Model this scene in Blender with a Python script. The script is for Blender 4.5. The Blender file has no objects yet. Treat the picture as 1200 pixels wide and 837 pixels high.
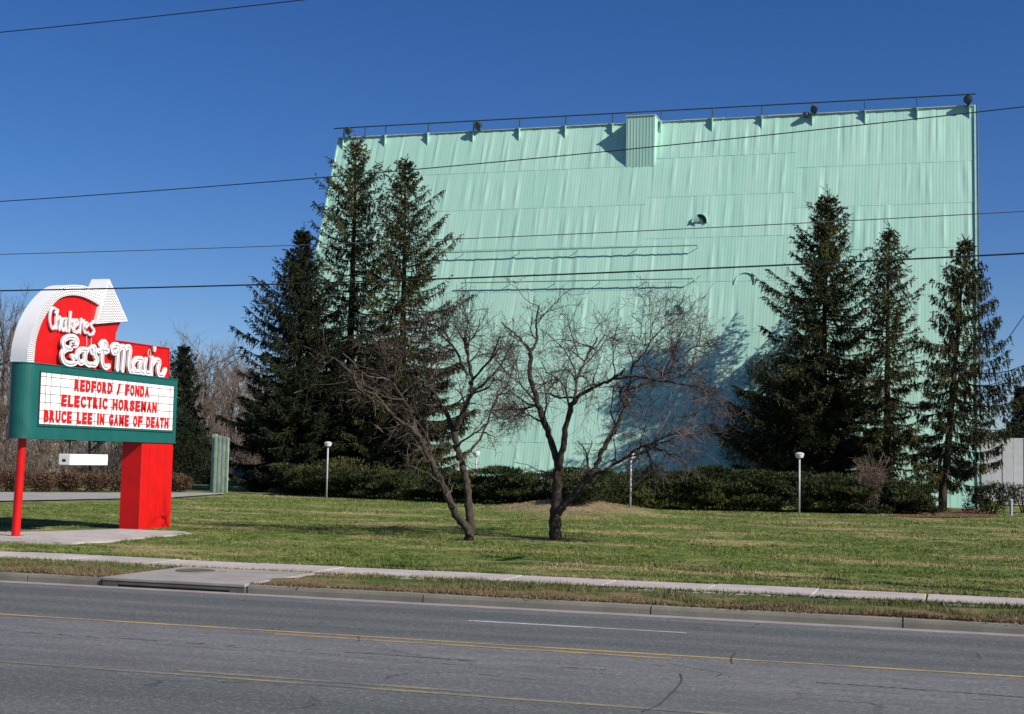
import bpy, bmesh, math, random
import numpy as np
from mathutils import Vector, Matrix
S = bpy.context.scene
COL = S.collection
rad = math.radians
# ------------------------------------------------------------------ camera
F_PX = 1667.0
YAW, PIT, ROL = rad(17.3), rad(4.17), rad(1.2)
CAM = np.array([0, 0, 2.3])
Fh = np.array([-math.sin(YAW), math.cos(YAW), 0]); R0 = np.array([math.cos(YAW), math.sin(YAW), 0]); ZZ = np.array([0, 0, 1.])
FW = Fh*math.cos(PIT)+ZZ*math.sin(PIT); U0 = -Fh*math.sin(PIT)+ZZ*math.cos(PIT)
RT = R0*math.cos(ROL)+U0*math.sin(ROL); UP = -R0*math.sin(ROL)+U0*math.cos(ROL)
cd = bpy.data.cameras.new('camera'); cam = bpy.data.objects.new('camera', cd); COL.objects.link(cam)
cam.matrix_world = Matrix(((RT[0], UP[0], -FW[0], CAM[0]), (RT[1], UP[1], -FW[1], CAM[1]), (RT[2], UP[2], -FW[2], CAM[2]), (0, 0, 0, 1)))
cd.sensor_width = 36; cd.lens = F_PX/1200*36; cd.clip_end = 3000; cd.clip_start = .1
S.camera = cam
# ------------------------------------------------------------------ sky and sun
LX, LY, LZ = -1.8, .55, -1.42           # direction the sunlight travels
sun_el = math.atan2(-LZ, math.hypot(LX, LY))
w = bpy.data.worlds.new('World'); S.world = w; w.use_nodes = True
nt = w.node_tree; bg = nt.nodes['Background']
sky = nt.nodes.new('ShaderNodeTexSky'); sky.sky_type = 'NISHITA'; sky.sun_disc = False
sky.sun_elevation = sun_el; sky.sun_rotation = math.atan2(-LX, -LY)
sky.altitude = 0; sky.air_density = .75; sky.dust_density = .35; sky.ozone_density = 4.5
hs_ = nt.nodes.new('ShaderNodeHueSaturation'); hs_.inputs['Saturation'].default_value = 1.24; hs_.inputs['Hue'].default_value = .511
nt.links.new(sky.outputs[0], hs_.inputs['Color']); nt.links.new(hs_.outputs[0], bg.inputs[0])
bg.inputs[1].default_value = .078
sl = bpy.data.lights.new('sun', 'SUN'); sl.energy = 5.0; sl.angle = rad(.5); sl.color = (1, .93, .82)
so = bpy.data.objects.new('sun', sl); COL.objects.link(so)
so.rotation_euler = Vector((LX, LY, LZ)).to_track_quat('-Z', 'Y').to_euler()
S.view_settings.view_transform = 'Standard'; S.view_settings.look = 'None'
S.view_settings.gamma = 1; S.view_settings.exposure = 0.3
S.cycles.max_bounces = 5; S.cycles.diffuse_bounces = 3; S.cycles.transparent_max_bounces = 4

# ------------------------------------------------------------------ pixel <-> place helpers
def ray(px, py): return FW+(px-600)/F_PX*RT-(py-418.5)/F_PX*UP
def onz(px, py, z): d = ray(px, py); return CAM+d*(z-CAM[2])/d[2]
def onx(px, py, x): d = ray(px, py); return CAM+d*(x/d[0])
def ony(px, py, y): d = ray(px, py); return CAM+d*(y/d[1])
SL0, SLK = 78.0, .36                     # the leaning back of the screen: Y = SL0 + SLK*z
def onwall(px, py, off=0):
    d = ray(px, py); t = (SL0-off+SLK*CAM[2])/(d[1]-SLK*d[2]); return CAM+d*t
def smooth(a, b, x): t = np.clip((x-a)/(b-a), 0, 1); return t*t*(3-2*t)
def hgt(x, y):
    x = np.asarray(x, float); y = np.asarray(y, float)
    z = .13+.24*smooth(30, 64, y)
    z = z+.03*np.sin(x*.31+1)*np.sin(y*.23)*smooth(28, 36, y)
    z = z+.5*np.exp(-((x+14.4)/3.1)**2-((y-55.)/2.6)**2)
    return z
def gnd(px, py, dz=0):
    z = .3
    for _ in range(12):
        p = onz(px, py, z+dz); z = .5*z+.5*float(hgt(p[0], p[1]))
    p[2] = z+dz; return p

# ------------------------------------------------------------------ materials
def srgb(r, g, b):
    f = lambda c: (c/255/12.92) if c/255 <= .04045 else ((c/255+.055)/1.055)**2.4
    return (f(r), f(g), f(b), 1)
class Mat:
    def __init__(s, name, rough=.8, spec=.3, metal=0):
        s.m = bpy.data.materials.new(name); s.m.use_nodes = True
        s.nt = s.m.node_tree; s.b = s.nt.nodes['Principled BSDF']
        s.b.inputs['Roughness'].default_value = rough; s.b.inputs['Specular IOR Level'].default_value = spec
        s.b.inputs['Metallic'].default_value = metal
        g = s.nt.nodes.new('ShaderNodeNewGeometry'); s.pos = g.outputs['Position']
    def n(s, t, **k):
        x = s.nt.nodes.new(t)
        for a, v in k.items(): setattr(x, a, v)
        return x
    def L(s, a, b): s.nt.links.new(a, b)
    def scaled(s, v, vec=None):
        x = s.n('ShaderNodeMapping'); x.inputs['Scale'].default_value = v; s.L(vec or s.pos, x.inputs[0]); return x.outputs[0]
    def noise(s, scale, det=4, rough=.6, vec=None, stretch=None):
        x = s.n('ShaderNodeTexNoise'); x.inputs['Scale'].default_value = scale; x.inputs['Detail'].default_value = det
        x.inputs['Roughness'].default_value = rough
        s.L(s.scaled(stretch, vec) if stretch else (vec or s.pos), x.inputs['Vector']); return x.outputs['Fac']
    def ramp(s, fac, stops):
        x = s.n('ShaderNodeValToRGB'); e = x.color_ramp.elements
        while len(e) < len(stops): e.new(.5)
        for i, (p, c) in enumerate(stops):
            e[i].position = p; e[i].color = c if isinstance(c, tuple) and len(c) == 4 else ((c, c, c, 1) if not isinstance(c, tuple) else c+(1,))
        s.L(fac, x.inputs[0]); return x.outputs[0]
    def mix(s, fac, a, b, mode='MIX'):
        x = s.n('ShaderNodeMix', data_type='RGBA', blend_type=mode)
        for v, i in ((fac, 0), (a, 6), (b, 7)):
            if hasattr(v, 'is_output') or isinstance(v, bpy.types.NodeSocket): s.L(v, x.inputs[i])
            elif i == 0: x.inputs[0].default_value = v
            else: x.inputs[i].default_value = v if len(v) == 4 else tuple(v)+(1,)
        return x.outputs[2]
    def math(s, op, a, b=None, c=None):
        x = s.n('ShaderNodeMath', operation=op)
        for i, v in enumerate((a, b, c)):
            if v is None: continue
            if isinstance(v, bpy.types.NodeSocket): s.L(v, x.inputs[i])
            else: x.inputs[i].default_value = v
        return x.outputs[0]
    def xyz(s):
        x = s.n('ShaderNodeSeparateXYZ'); s.L(s.pos, x.inputs[0]); return x.outputs
    def col(s, c):
        if isinstance(c, bpy.types.NodeSocket): s.L(c, s.b.inputs['Base Color'])
        else: s.b.inputs['Base Color'].default_value = c if len(c) == 4 else tuple(c)+(1,)
        return s
    def bump(s, h, strength=.3, dist=.02):
        x = s.n('ShaderNodeBump'); x.inputs['Strength'].default_value = strength; x.inputs['Distance'].default_value = dist
        s.L(h, x.inputs['Height']); s.L(x.outputs[0], s.b.inputs['Normal']); return s
def simple(name, c, rough=.7, spec=.3, var=.25, scale=3., bump=.15, metal=0):
    m = Mat(name, rough, spec, metal); n = m.noise(scale, 5); c = tuple(c)[:3]
    m.col(m.ramp(n, [(.3, tuple(v*(1-var) for v in c)), (.7, tuple(min(1, v*(1+var*.6)) for v in c))]))
    m.bump(m.noise(scale*12, 3), bump, .005); return m.m

# asphalt with wheel tracks, a greyer turn lane and thin cracks
def asphalt():
    m = Mat('asphalt', .78, .35); X, Y, Z = m.xyz()
    wob = m.math('MULTIPLY', m.math('SUBTRACT', m.noise(.35, 3), .5), .5)
    yy = m.math('ADD', Y, wob)
    lane = m.n('ShaderNodeMapRange'); m.L(yy, lane.inputs[0]); lane.inputs[1].default_value = 3; lane.inputs[2].default_value = 22
    t = lambda y: (y-3)/19.
    dk = (.072, .086, .083); md = (.128, .138, .134); lt = (.2, .199, .208); dust = (.2, .19, .185)
    c = m.ramp(lane.outputs[0], [(0, md), (t(9), dk), (t(11), md), (t(12.2), dk), (t(13.2), md), (t(14.), (.14, .143, .15)), (t(15.3), lt), (t(16.8), lt), (t(17.25), md),
        (t(17.9), dk), (t(18.4), md), (t(18.9), dk), (t(19.5), (.15, .15, .155)), (t(20.0), dk), (t(20.6), dk), (t(20.9), (.17, .165, .175)), (t(21.1), md), (t(21.3), dust)])
    g = m.noise(38, 6, .75); g2 = m.noise(5, 5, .6); g3 = m.noise(1.2, 5, .6, stretch=(.25, 3, 1))
    c = m.mix(m.ramp(g, [(.33, .35), (.62, 0.)]), c, (.03, .035, .035))
    g9 = m.noise(17, 3, .8); c = m.mix(m.ramp(g9, [(.36, .5), (.52, 0.)]), c, (.045, .05, .05)); c = m.mix(m.ramp(g9, [(.52, 0.), (.68, .6)]), c, (.36, .36, .36))
    g8 = m.noise(2.4, 5, .7, stretch=(.35, 1.6, 1)); c = m.mix(m.ramp(g8, [(.36, .4), (.55, 0.)]), c, (.06, .065, .065))
    c = m.mix(m.ramp(m.noise(55, 2), [(.57, 0.), (.7, .7)]), c, (.38, .38, .38))
    c = m.mix(m.ramp(g2, [(.3, .35), (.7, 0.)]), c, (.07, .075, .075))
    c = m.mix(m.ramp(g3, [(.35, .3), (.65, 0.)]), c, (.06, .065, .068))
    # a long crack in the turn lane
    yc = m.math('ADD', m.math('SUBTRACT', Y, 15.35), m.math('MULTIPLY', m.math('SUBTRACT', m.noise(1.6, 6), .5), .5))
    ln = m.ramp(m.math('ABSOLUTE', yc), [(0, 1.), (.018, 0.)])
    gap = m.ramp(m.noise(.9, 2), [(.45, 0.), (.52, .9)])
    c = m.mix(m.math('MULTIPLY', ln, gap), c, (.03, .032, .034))
    v = m.n('ShaderNodeTexVoronoi', feature='DISTANCE_TO_EDGE'); v.inputs['Scale'].default_value = .28
    wv = m.n('ShaderNodeVectorMath', operation='ADD'); nn = m.n('ShaderNodeTexNoise'); nn.inputs['Scale'].default_value = 1.1; nn.inputs['Detail'].default_value = 6
    m.L(m.pos, nn.inputs['Vector']); sc = m.n('ShaderNodeVectorMath', operation='SCALE'); sc.inputs['Scale'].default_value = 1.6
    m.L(nn.outputs['Color'], sc.inputs[0]); m.L(m.pos, wv.inputs[0]); m.L(sc.outputs[0], wv.inputs[1]); m.L(wv.outputs[0], v.inputs['Vector'])
    ck = m.math('MULTIPLY', m.ramp(v.outputs['Distance'], [(0, .95), (.009, 0.)]), m.ramp(m.noise(.25, 2), [(.52, 0.), (.6, 1.)]))
    c = m.mix(ck, c, (.03, .032, .034))
    m.col(c); m.bump(g, .5, .006); return m.m
def paint(name, c, wear=.5):
    m = Mat(name, .6, .4); g = m.noise(30, 5, .7); g2 = m.noise(1.3, 4)
    f = m.math('ADD', m.math('MULTIPLY', g, .6), m.math('MULTIPLY', g2, .5))
    m.col(m.mix(m.ramp(f, [(wear-.08, 1.), (wear+.1, 0.)]), c, (.12, .13, .13))); return m.m
def concrete(name, c=(.36, .33, .32), jx=None):
    m = Mat(name, .85, .25); n = m.noise(1.5, 6); g = m.noise(30, 4, .7)
    cc = m.ramp(n, [(.3, tuple(v*.72 for v in c)), (.5, tuple(v*.95 for v in c)), (.7, tuple(v*1.12 for v in c))])
    cc = m.mix(m.ramp(g, [(.3, .4), (.55, 0.)]), cc, tuple(v*.5 for v in c))
    oi = m.n('ShaderNodeObjectInfo'); cc = m.mix(m.math('MULTIPLY', oi.outputs['Random'], .25), cc, tuple(v*.6 for v in c))
    m.col(cc); m.bump(g, .3, .004); return m.m
def grass(name, dry=.5, blade=False):
    m = Mat(name, .9, .15)
    a = m.noise(.42, 5, .65, stretch=(.5, 1.1, 1)); b = m.noise(3.2, 4, .6); d = m.noise(.13, 3)
    green = m.ramp(b, [(.32, (.035, .07, .015)), (.5, (.11, .16, .036)), (.66, (.22, .25, .068))])
    straw = m.ramp(m.noise(7, 4), [(.3, (.19, .16, .07)), (.7, (.5, .41, .22))])
    f = m.math('ADD', m.math('MULTIPLY', a, .75), m.math('MULTIPLY', d, .25))
    c = m.mix(m.ramp(f, [(dry-.02, 0.), (dry+.09, .95)]), green, straw)
    X, Y, Z = m.xyz()
    # worn, dusty mound
    dx = m.math('DIVIDE', m.math('ADD', X, 14.4), 3.7); dy = m.math('DIVIDE', m.math('SUBTRACT', Y, 54.2), 3.2)
    rr = m.math('ADD', m.math('MULTIPLY', dx, dx), m.math('MULTIPLY', dy, dy))
    rr = m.math('ADD', rr, m.math('MULTIPLY', m.math('SUBTRACT', m.noise(1.6, 5), .5), 1.4))
    soil = m.ramp(m.noise(5, 6, .7), [(.35, (.12, .09, .05)), (.5, (.3, .215, .135)), (.7, (.46, .35, .23))])
    c = m.mix(m.ramp(rr, [(.3, .8), (1.2, 0.)]), c, soil)
    if blade:
        oi = m.n('ShaderNodeNewGeometry'); c = m.mix(m.ramp(oi.outputs['Random Per Island'], [(.0, .5), (.35, 0.), (1, .0)]), c, (.025, .045, .012))
        c = m.mix(m.ramp(oi.outputs['Random Per Island'], [(.75, 0.), (1, .6)]), c, (.27, .25, .11))
    else:
        c = m.mix(m.ramp(m.noise(22, 5, .75), [(.32, .75), (.55, 0.)]), c, (.02, .032, .01))
    m.col(c); m.bump(m.noise(16, 5, .7), .8, .03); return m.m
def verge_mat(name, blade=False):
    m = Mat(name, .95, .1); X, Y, Z = m.xyz()
    n = m.noise(.9, 5, .65); g = m.noise(14, 5, .75)
    fy = m.n('ShaderNodeMapRange'); m.L(Y, fy.inputs[0]); fy.inputs[1].default_value = 21.6; fy.inputs[2].default_value = 24.2
    f = m.math('ADD', m.math('MULTIPLY', fy.outputs[0], .35), n)
    c = m.ramp(f, [(.35, (.06, .035, .022)), (.5, (.16, .11, .065)), (.62, (.21, .165, .09)), (.72, (.12, .145, .045)), (.85, (.07, .12, .03))])
    c = m.mix(m.ramp(g, [(.35, .8), (.55, 0.)]), c, (.03, .022, .012))
    if blade:
        oi = m.n('ShaderNodeNewGeometry'); c = m.mix(m.ramp(oi.outputs['Random Per Island'], [(.6, 0.), (1, .8)]), c, (.36, .29, .17))
    m.col(c); m.bump(g, .8, .03); return m.m
def needles(name, a, b, c3):
    m = Mat(name, .75, .2); g = m.n('ShaderNodeNewGeometry'); r = g.outputs['Random Per Island']
    c = m.ramp(r, [(0, a), (.72, b), (1, c3)])
    n = m.noise(.55, 3); c = m.mix(m.ramp(n, [(.45, 0.), (.65, .6)]), c, c3)
    m.col(c); return m.m
def bark(name, a, b, scale=9):
    m = Mat(name, .9, .15); n = m.noise(scale, 6, .7, stretch=(1, 1, .3))
    m.col(m.ramp(n, [(.3, a), (.7, b)])); m.bump(n, .8, .03); return m.m
def mint_sheet(name):
    m = Mat(name, .5, .35); X, Y, Z = m.xyz()
    oi = m.n('ShaderNodeObjectInfo')
    base = m.mix(oi.outputs['Random'], (.38, .635, .535), (.43, .68, .575))
    st = m.noise(.5, 6, .65, stretch=(2.2, .4, .22))
    base = m.mix(m.ramp(st, [(.42, .0), (.72, .4)]), base, (.28, .57, .47))
    base = m.mix(m.ramp(m.noise(.9, 5), [(.52, 0.), (.75, .3)]), base, (.5, .74, .63))
    sp = m.ramp(m.noise(3.5, 2), [(.77, 0.), (.8, .8)])
    base = m.mix(sp, base, (.07, .12, .1))
    m.col(base)
    s1 = m.math('SINE', m.math('MULTIPLY', X, 2*math.pi/.19))
    s1 = m.math('POWER', m.math('ADD', m.math('MULTIPLY', s1, .5), .5), 3)
    m.bump(s1, .26, .012); return m.m
def gloss(name, c, rough=.35, dirt=.2):
    m = Mat(name, rough, .4); n = m.noise(2.2, 5); n2 = m.noise(5, 4, stretch=(1, 1, .12))
    cc = m.mix(m.ramp(n, [(.35, dirt), (.6, 0.)]), c, tuple(v*.55 for v in c[:3]))
    cc = m.mix(m.ramp(n2, [(.55, 0.), (.8, dirt)]), cc, tuple(v*.5+.02 for v in c[:3]))
    m.col(cc); m.bump(m.noise(1.5, 3), .12, .02); return m.m
M = dict(
 asphalt=asphalt(), yellow=paint('yellow_paint', (.5, .34, .08), .53), yellow_worn=paint('worn_yellow_paint', (.32, .26, .12), .58), white=paint('white_paint', (.5, .5, .53), .5),
 walk=concrete('sidewalk_concrete', (.47, .42, .41)), curb=concrete('curb_concrete', (.205, .195, .165)), gutter=concrete('gutter_concrete', (.3, .275, .265)),
 lens=simple('dark_lens', (.08, .09, .1), .2, .5), curb2=concrete('dark_concrete', (.12, .118, .1)), tar=simple('crack_tar', (.06, .063, .064), .7), slab2=concrete('apron_concrete', (.33, .305, .29)), slab=concrete('pad_concrete', (.44, .4, .38)), dim=simple('dark_joint', (.05, .05, .045)), drive=concrete('driveway_surface', (.36, .34, .34)),
 grass=grass('lawn_grass', .515), blade=grass('grass_blade', .515, True), verge=verge_mat('verge'), vblade=verge_mat('verge_blade', True),
 ground=simple('far_ground', (.1, .1, .045), .95, .1, .4, .1),
 mint=mint_sheet('mint_sheet_metal'), mint_trim=simple('mint_trim', (.38, .65, .53), .5), steel=simple('dark_rail_steel', (.035, .07, .07), .5), backing=simple('backing', (.05, .11, .09)),
 roofing=simple('pale_flashing', (.55, .62, .56), .6), rod=simple('green_rod', (.2, .42, .34), .5),
 red=gloss('red_paint', (.62, .005, .004), .42, .3), green=gloss('green_paint', (.01, .115, .105), .42, .35), signwhite=gloss('white_sign_paint', (.78, .79, .82), .4, .12),
 pane=gloss('white_acrylic', (.86, .86, .86), .25, .04), sred=simple('red_letter_plastic', (.62, .008, .012), .4, .4, .15), darkmetal=simple('dark_metal', (.03, .035, .035), .5),
 neon=simple('neon_glass', (.55, .52, .53), .3, .5, .1), bulb=simple('lamp_glass', (.8, .78, .74), .25, .5, .1), socket=simple('bulb_socket', (.11, .11, .13), .6),
 needle=needles('spruce_needles', (.006, .011, .005), (.018, .027, .009), (.125, .12, .034)), needle2=needles('dark_spruce_needles', (.006, .012, .007), (.015, .026, .012), (.04, .048, .018)),  # brightest spruce tone paints sunlit olive flecks into the needles
 yew=needles('yew_leaves', (.008, .013, .006), (.022, .036, .011), (.075, .09, .022)), brown=needles('brown_leaves', (.03, .018, .012), (.085, .045, .028), (.14, .085, .05)),
 sbark=bark('spruce_bark', (.03, .022, .016), (.09, .065, .045)), abark=bark('apple_bark', (.01, .008, .006), (.1, .082, .066), 11), twig=needles('apple_twigs', (.014, .01, .009), (.04, .027, .024), (.21, .155, .145)),
 ftwig=needles('far_twigs', (.07, .052, .045), (.15, .115, .09), (.23, .18, .145)), fbark=bark('far_bark', (.06, .048, .04), (.16, .13, .11)),
 pinktwig=needles('pink_twigs', (.1, .065, .05), (.22, .15, .12), (.36, .27, .22)),
 pole=simple('galvanised_pole', (.42, .44, .44), .5), dome=simple('lamp_dome', (.5, .52, .53), .35), cable=simple('cable', (.018, .03, .03), .6), wood=bark('pole_wood', (.05, .035, .025), (.13, .095, .07)),
 cable2=simple('grey_cable', (.09, .1, .1), .6), whitewall=simple('white_fence_metal', (.66, .66, .68), .6, .3, .1), greenfence=simple('pale_green_fence', (.34, .44, .34), .7, .3, .3), house=simple('far_house_wall', (.5, .48, .42)),
 iron=simple('manhole_iron', (.11, .095, .065), .7), mulch=simple('mulch', (.14, .075, .05), .95, .1, .5, 4.), hedgetwig=needles('hedge_twigs', (.035, .02, .014), (.09, .05, .032), (.17, .11, .07)))

# ------------------------------------------------------------------ object helpers
def tag(o, label=None, cat=None, group=None, kind=None):
    for k, v in (('label', label), ('category', cat), ('group', group), ('kind', kind)):
        if v: o[k] = v
    return o
def empty(name, loc, label, cat, group=None):
    o = bpy.data.objects.new(name, None); COL.objects.link(o); o.location = Vector([float(v) for v in loc]); o.empty_display_size = .3
    return tag(o, label, cat, group)
def link(name, me, mat, parent=None, **kw):
    o = bpy.data.objects.new(name, me); COL.objects.link(o)
    if mat is not None:
        if not me.materials: me.materials.append(mat)
    if parent is not None:
        o.parent = parent
        root = parent; off = Vector((0, 0, 0))
        while root: off += root.location; root = root.parent
        o.location = -off                      # meshes are written in world coordinates
    return tag(o, **kw)
class Geo:
    """collects geometry, builds ONE mesh"""
    def __init__(s): s.v = []; s.f = []; s.n = 0
    def add(s, v, f): 
        v = np.asarray(v, float); s.v.append(v); s.f += [tuple(i+s.n for i in q) for q in f]; s.n += len(v)
    def box(s, a, b):
        x0, y0, z0 = a; x1, y1, z1 = b
        s.add([(x0, y0, z0), (x1, y0, z0), (x1, y1, z0), (x0, y1, z0), (x0, y0, z1), (x1, y0, z1), (x1, y1, z1), (x0, y1, z1)],
              [(0, 3, 2, 1), (4, 5, 6, 7), (0, 1, 5, 4), (1, 2, 6, 5), (2, 3, 7, 6), (3, 0, 4, 7)])
    def bbox(s, a, b, c=.01):                 # box with chamfered vertical and top edges
        bm = bmesh.new(); bmesh.ops.create_cube(bm, size=1)
        for v in bm.verts:
            v.co = Vector([(a[i]+b[i])/2+v.co[i]*(b[i]-a[i]) for i in range(3)])
        bmesh.ops.bevel(bm, geom=bm.edges[:], offset=c, segments=1, affect='EDGES')
        s.add([v.co[:] for v in bm.verts], [[v.index for v in f.verts] for f in bm.faces]); bm.free()
    def tube(s, pts, r, n=6, cap=True):
        P = np.asarray(pts, float); k = len(P); r = np.full(k, r, float) if np.isscalar(r) else np.asarray(r, float)
        T = np.gradient(P, axis=0); T /= np.linalg.norm(T, axis=1)[:, None]+1e-12
        ref = np.array([0, 0, 1.]) if abs(T[0][2]) < .9 else np.array([1., 0, 0])
        A = np.cross(T, ref); A /= np.linalg.norm(A, axis=1)[:, None]+1e-12; B = np.cross(T, A)
        an = np.arange(n)*2*math.pi/n
        V = P[:, None]+r[:, None, None]*(A[:, None]*np.cos(an)[None, :, None]+B[:, None]*np.sin(an)[None, :, None])
        f = [(i*n+j, i*n+(j+1) % n, (i+1)*n+(j+1) % n, (i+1)*n+j) for i in range(k-1) for j in range(n)]
        if cap: f += [tuple(range(n-1, -1, -1)), tuple((k-1)*n+j for j in range(n))]
        s.add(V.reshape(-1, 3), f)
    def prism(s, poly, d):                    # closed 3-D polygon swept by vector d
        p = np.asarray(poly, float); k = len(p)
        s.add(np.vstack([p, p+np.asarray(d, float)]), [tuple(range(k)), tuple(range(2*k-1, k-1, -1))]+[(i, i+k, (i+1) % k+k, (i+1) % k) for i in range(k)])
    def lathe(s, c, prof, n=16):
        c = np.asarray(c, float); an = np.arange(n)*2*math.pi/n
        V = [c+np.array([r*math.cos(a), r*math.sin(a), z]) for r, z in prof for a in an]; k = len(prof)
        s.add(V, [(i*n+j, i*n+(j+1) % n, (i+1)*n+(j+1) % n, (i+1)*n+j) for i in range(k-1) for j in range(n)]+[tuple(range(n-1, -1, -1)), tuple((k-1)*n+j for j in range(n))])
    def mesh(s, name, smooth=False, fixn=True):
        me = bpy.data.meshes.new(name); me.from_pydata(np.vstack(s.v).tolist(), [], s.f)
        if fixn:
            bm = bmesh.new(); bm.from_mesh(me); bmesh.ops.recalc_face_normals(bm, faces=bm.faces); bm.to_mesh(me); bm.free()
        if smooth: me.shade_smooth()
        return me
    def build(s, name, mat, parent=None, smooth=False, fixn=True, **kw): return link(name, s.mesh(name, smooth, fixn), mat, parent, **kw)
def fast_mesh(name, V, nper=3):
    """V (N,nper,3): loose polygons, numpy-fast"""
    V = np.ascontiguousarray(V.reshape(-1, 3), dtype=np.float32); nv = len(V); nf = nv//nper
    me = bpy.data.meshes.new(name); me.vertices.add(nv); me.vertices.foreach_set('co', V.ravel())
    me.loops.add(nv); me.loops.foreach_set('vertex_index', np.arange(nv, dtype=np.int32))
    me.polygons.add(nf); me.polygons.foreach_set('loop_start', np.arange(0, nv, nper, dtype=np.int32))
    me.polygons.foreach_set('loop_total', np.full(nf, nper, dtype=np.int32))
    me.update(); me.validate(); return me
def leaves(P, D, rng, length=.15, width=.05, jit=1.0):
    """one slim triangle at each point P, pointing along D with jitter"""
    n = len(P); D = D/(np.linalg.norm(D, axis=1)[:, None]+1e-9)+rng.normal(0, .45*jit, (n, 3)); D /= np.linalg.norm(D, axis=1)[:, None]+1e-9
    A = np.cross(D, rng.normal(0, 1, (n, 3))); A /= np.linalg.norm(A, axis=1)[:, None]+1e-9
    l = length*rng.uniform(.6, 1.3, (n, 1)); wd = width*rng.uniform(.6, 1.3, (n, 1))
    return np.stack([P-A*wd*.5, P+A*wd*.5, P+D*l], axis=1)

# ================================================================== SETTING
def sheet(name, pts, mat, z=None, **kw):
    g = Geo(); g.add([(p[0], p[1], p[2] if z is None else z) for p in pts], [tuple(range(len(pts)))]); return g.build(name, mat, **kw)
g = Geo(); g.add([(-1500, -900, -.08), (1500, -900, -.08), (1500, 2500, -.08), (-1500, 2500, -.08)], [(0, 1, 2, 3)]); g.build('ground', M['ground'], kind='structure')
g = Geo(); g.box((-200, 3.4, -.06), (120, 21.2, 0)); road = g.build('road', M['asphalt'], kind='structure')
g = Geo(); g.box((-200, 21.2, -.06), (120, 21.5, .012)); g.build('gutter', M['gutter'], kind='structure')
CURBY = 21.5
# near lawn side of road behind the camera
g = Geo(); g.box((-200, -60, -.06), (120, 3.2, .12)); g.build('near_verge', M['grass'], kind='structure')
# lawn
xs = np.arange(-150, 96, .75); ys = np.concatenate([np.arange(26.05, 70, .6), np.arange(70, 160, 2.)])
XX, YY = np.meshgrid(xs, ys); rng = np.random.default_rng(3)
ZZg = hgt(XX, YY)-.02+rng.normal(0, .008, XX.shape); nx = len(xs)
V = np.stack([XX, YY, ZZg], -1).reshape(-1, 3)
fi = [(j*nx+i, j*nx+i+1, (j+1)*nx+i+1, (j+1)*nx+i) for j in range(len(ys)-1) for i in range(nx-1)]
g = Geo(); g.add(V, fi); g.build('lawn', M['grass'], smooth=True, fixn=False, kind='structure')
# verge
xs = np.arange(-150, 96, .4); ys = np.linspace(21.66, 24.2, 9); XX, YY = np.meshgrid(xs, ys)
Zv = .135+.035*np.sin(XX*1.3+3*np.sin(YY*2))*np.sin((YY-21.66)/2.54*math.pi)+rng.normal(0, .012, XX.shape); nx = len(xs)
Zv[0] = .12; Zv[-1] = .12
g = Geo(); g.add(np.stack([XX, YY, Zv], -1).reshape(-1, 3), [(j*nx+i, j*nx+i+1, (j+1)*nx+i+1, (j+1)*nx+i) for j in range(8) for i in range(nx-1)])
g.build('verge', M['verge'], smooth=True, fixn=False, kind='structure')
# curb: bed + segments with joints
INX0, INX1 = -13.98, -11.25
g = Geo(); g.box((-150, 21.52, -.06), (96, 21.64, .1)); curb = g.build('curb', M['dim'], kind='structure')
x = -4.41-3.7*13; proto = None
while x < 30:
    x1 = x+3.7
    segs = [(x, x1)]
    if x < INX1 and x1 > INX0: segs = [(a, b) for a, b in ((x, min(x1, INX0-.02)), (max(x, INX1+.02), x1)) if b-a > .2]
    for a, b in segs:
        g = Geo(); dz = random.Random(int(x*10)).uniform(-.008, .008)
        prof = [(21.5, -.04), (21.515, .09+dz), (21.535, .135+dz), (21.56, .148+dz), (21.67, .15+dz), (21.67, -.04)]
        g.prism([(a+.012, y, z) for y, z in prof], (b-a-.024, 0, 0)); g.build('curb_stone', M['curb'], curb)
    x = x1
# sidewalk slabs
g = Geo(); g.box((-60, 24.21, -.06), (30, 26.04, .11)); side = g.build('sidewalk', M['dim'], kind='structure')
x = -2.28-1.83*28; R = random.Random(5)
while x < 22:
    g = Geo(); t = R.uniform(-.006, .006); g.bbox((x+.014, 24.2, .02), (x+1.83-.014, 26.06, .15+t), .012); g.build('slab', M['walk'], side); x += 1.83
# painted lines
def line(name, x0, x1, y, wd, mat, **kw):
    n = max(2, int((x1-x0)/.5)); rr = random.Random(int(y*10)); g = Geo()
    a = [(x0+(x1-x0)*i/n, y-wd/2+rr.uniform(-.008, .008), .004) for i in range(n+1)]; b = [(p[0], y+wd/2+rr.uniform(-.008, .008), .004) for p in a]
    g.add(a+b, [(i, i+1, n+1+i+1, n+1+i) for i in range(n)]); o = g.build(name, mat, road); return o
line('yellow_line', -150, 90, 17.17, .1, M['yellow']); line('yellow_line', -150, 90, 13.37, .1, M['yellow_worn'])
for k in range(-3, 4):
    line('yellow_dash', -8.38+k*12.2, -3.2+k*12.2, 16.87, .1, M['yellow']); line('yellow_dash', -7.87+k*12.2, -4.58+k*12.2, 13.6, .1, M['yellow_worn'])
    line('white_dash', -6.66+k*12.2, -3.5+k*12.2, 19.52, .1, M['white'])
for k in range(-3, 4): line('white_dash', -7+k*12.2, -3.9+k*12.2, 10.0, .1, M['white'])
R = random.Random(12)
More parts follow.
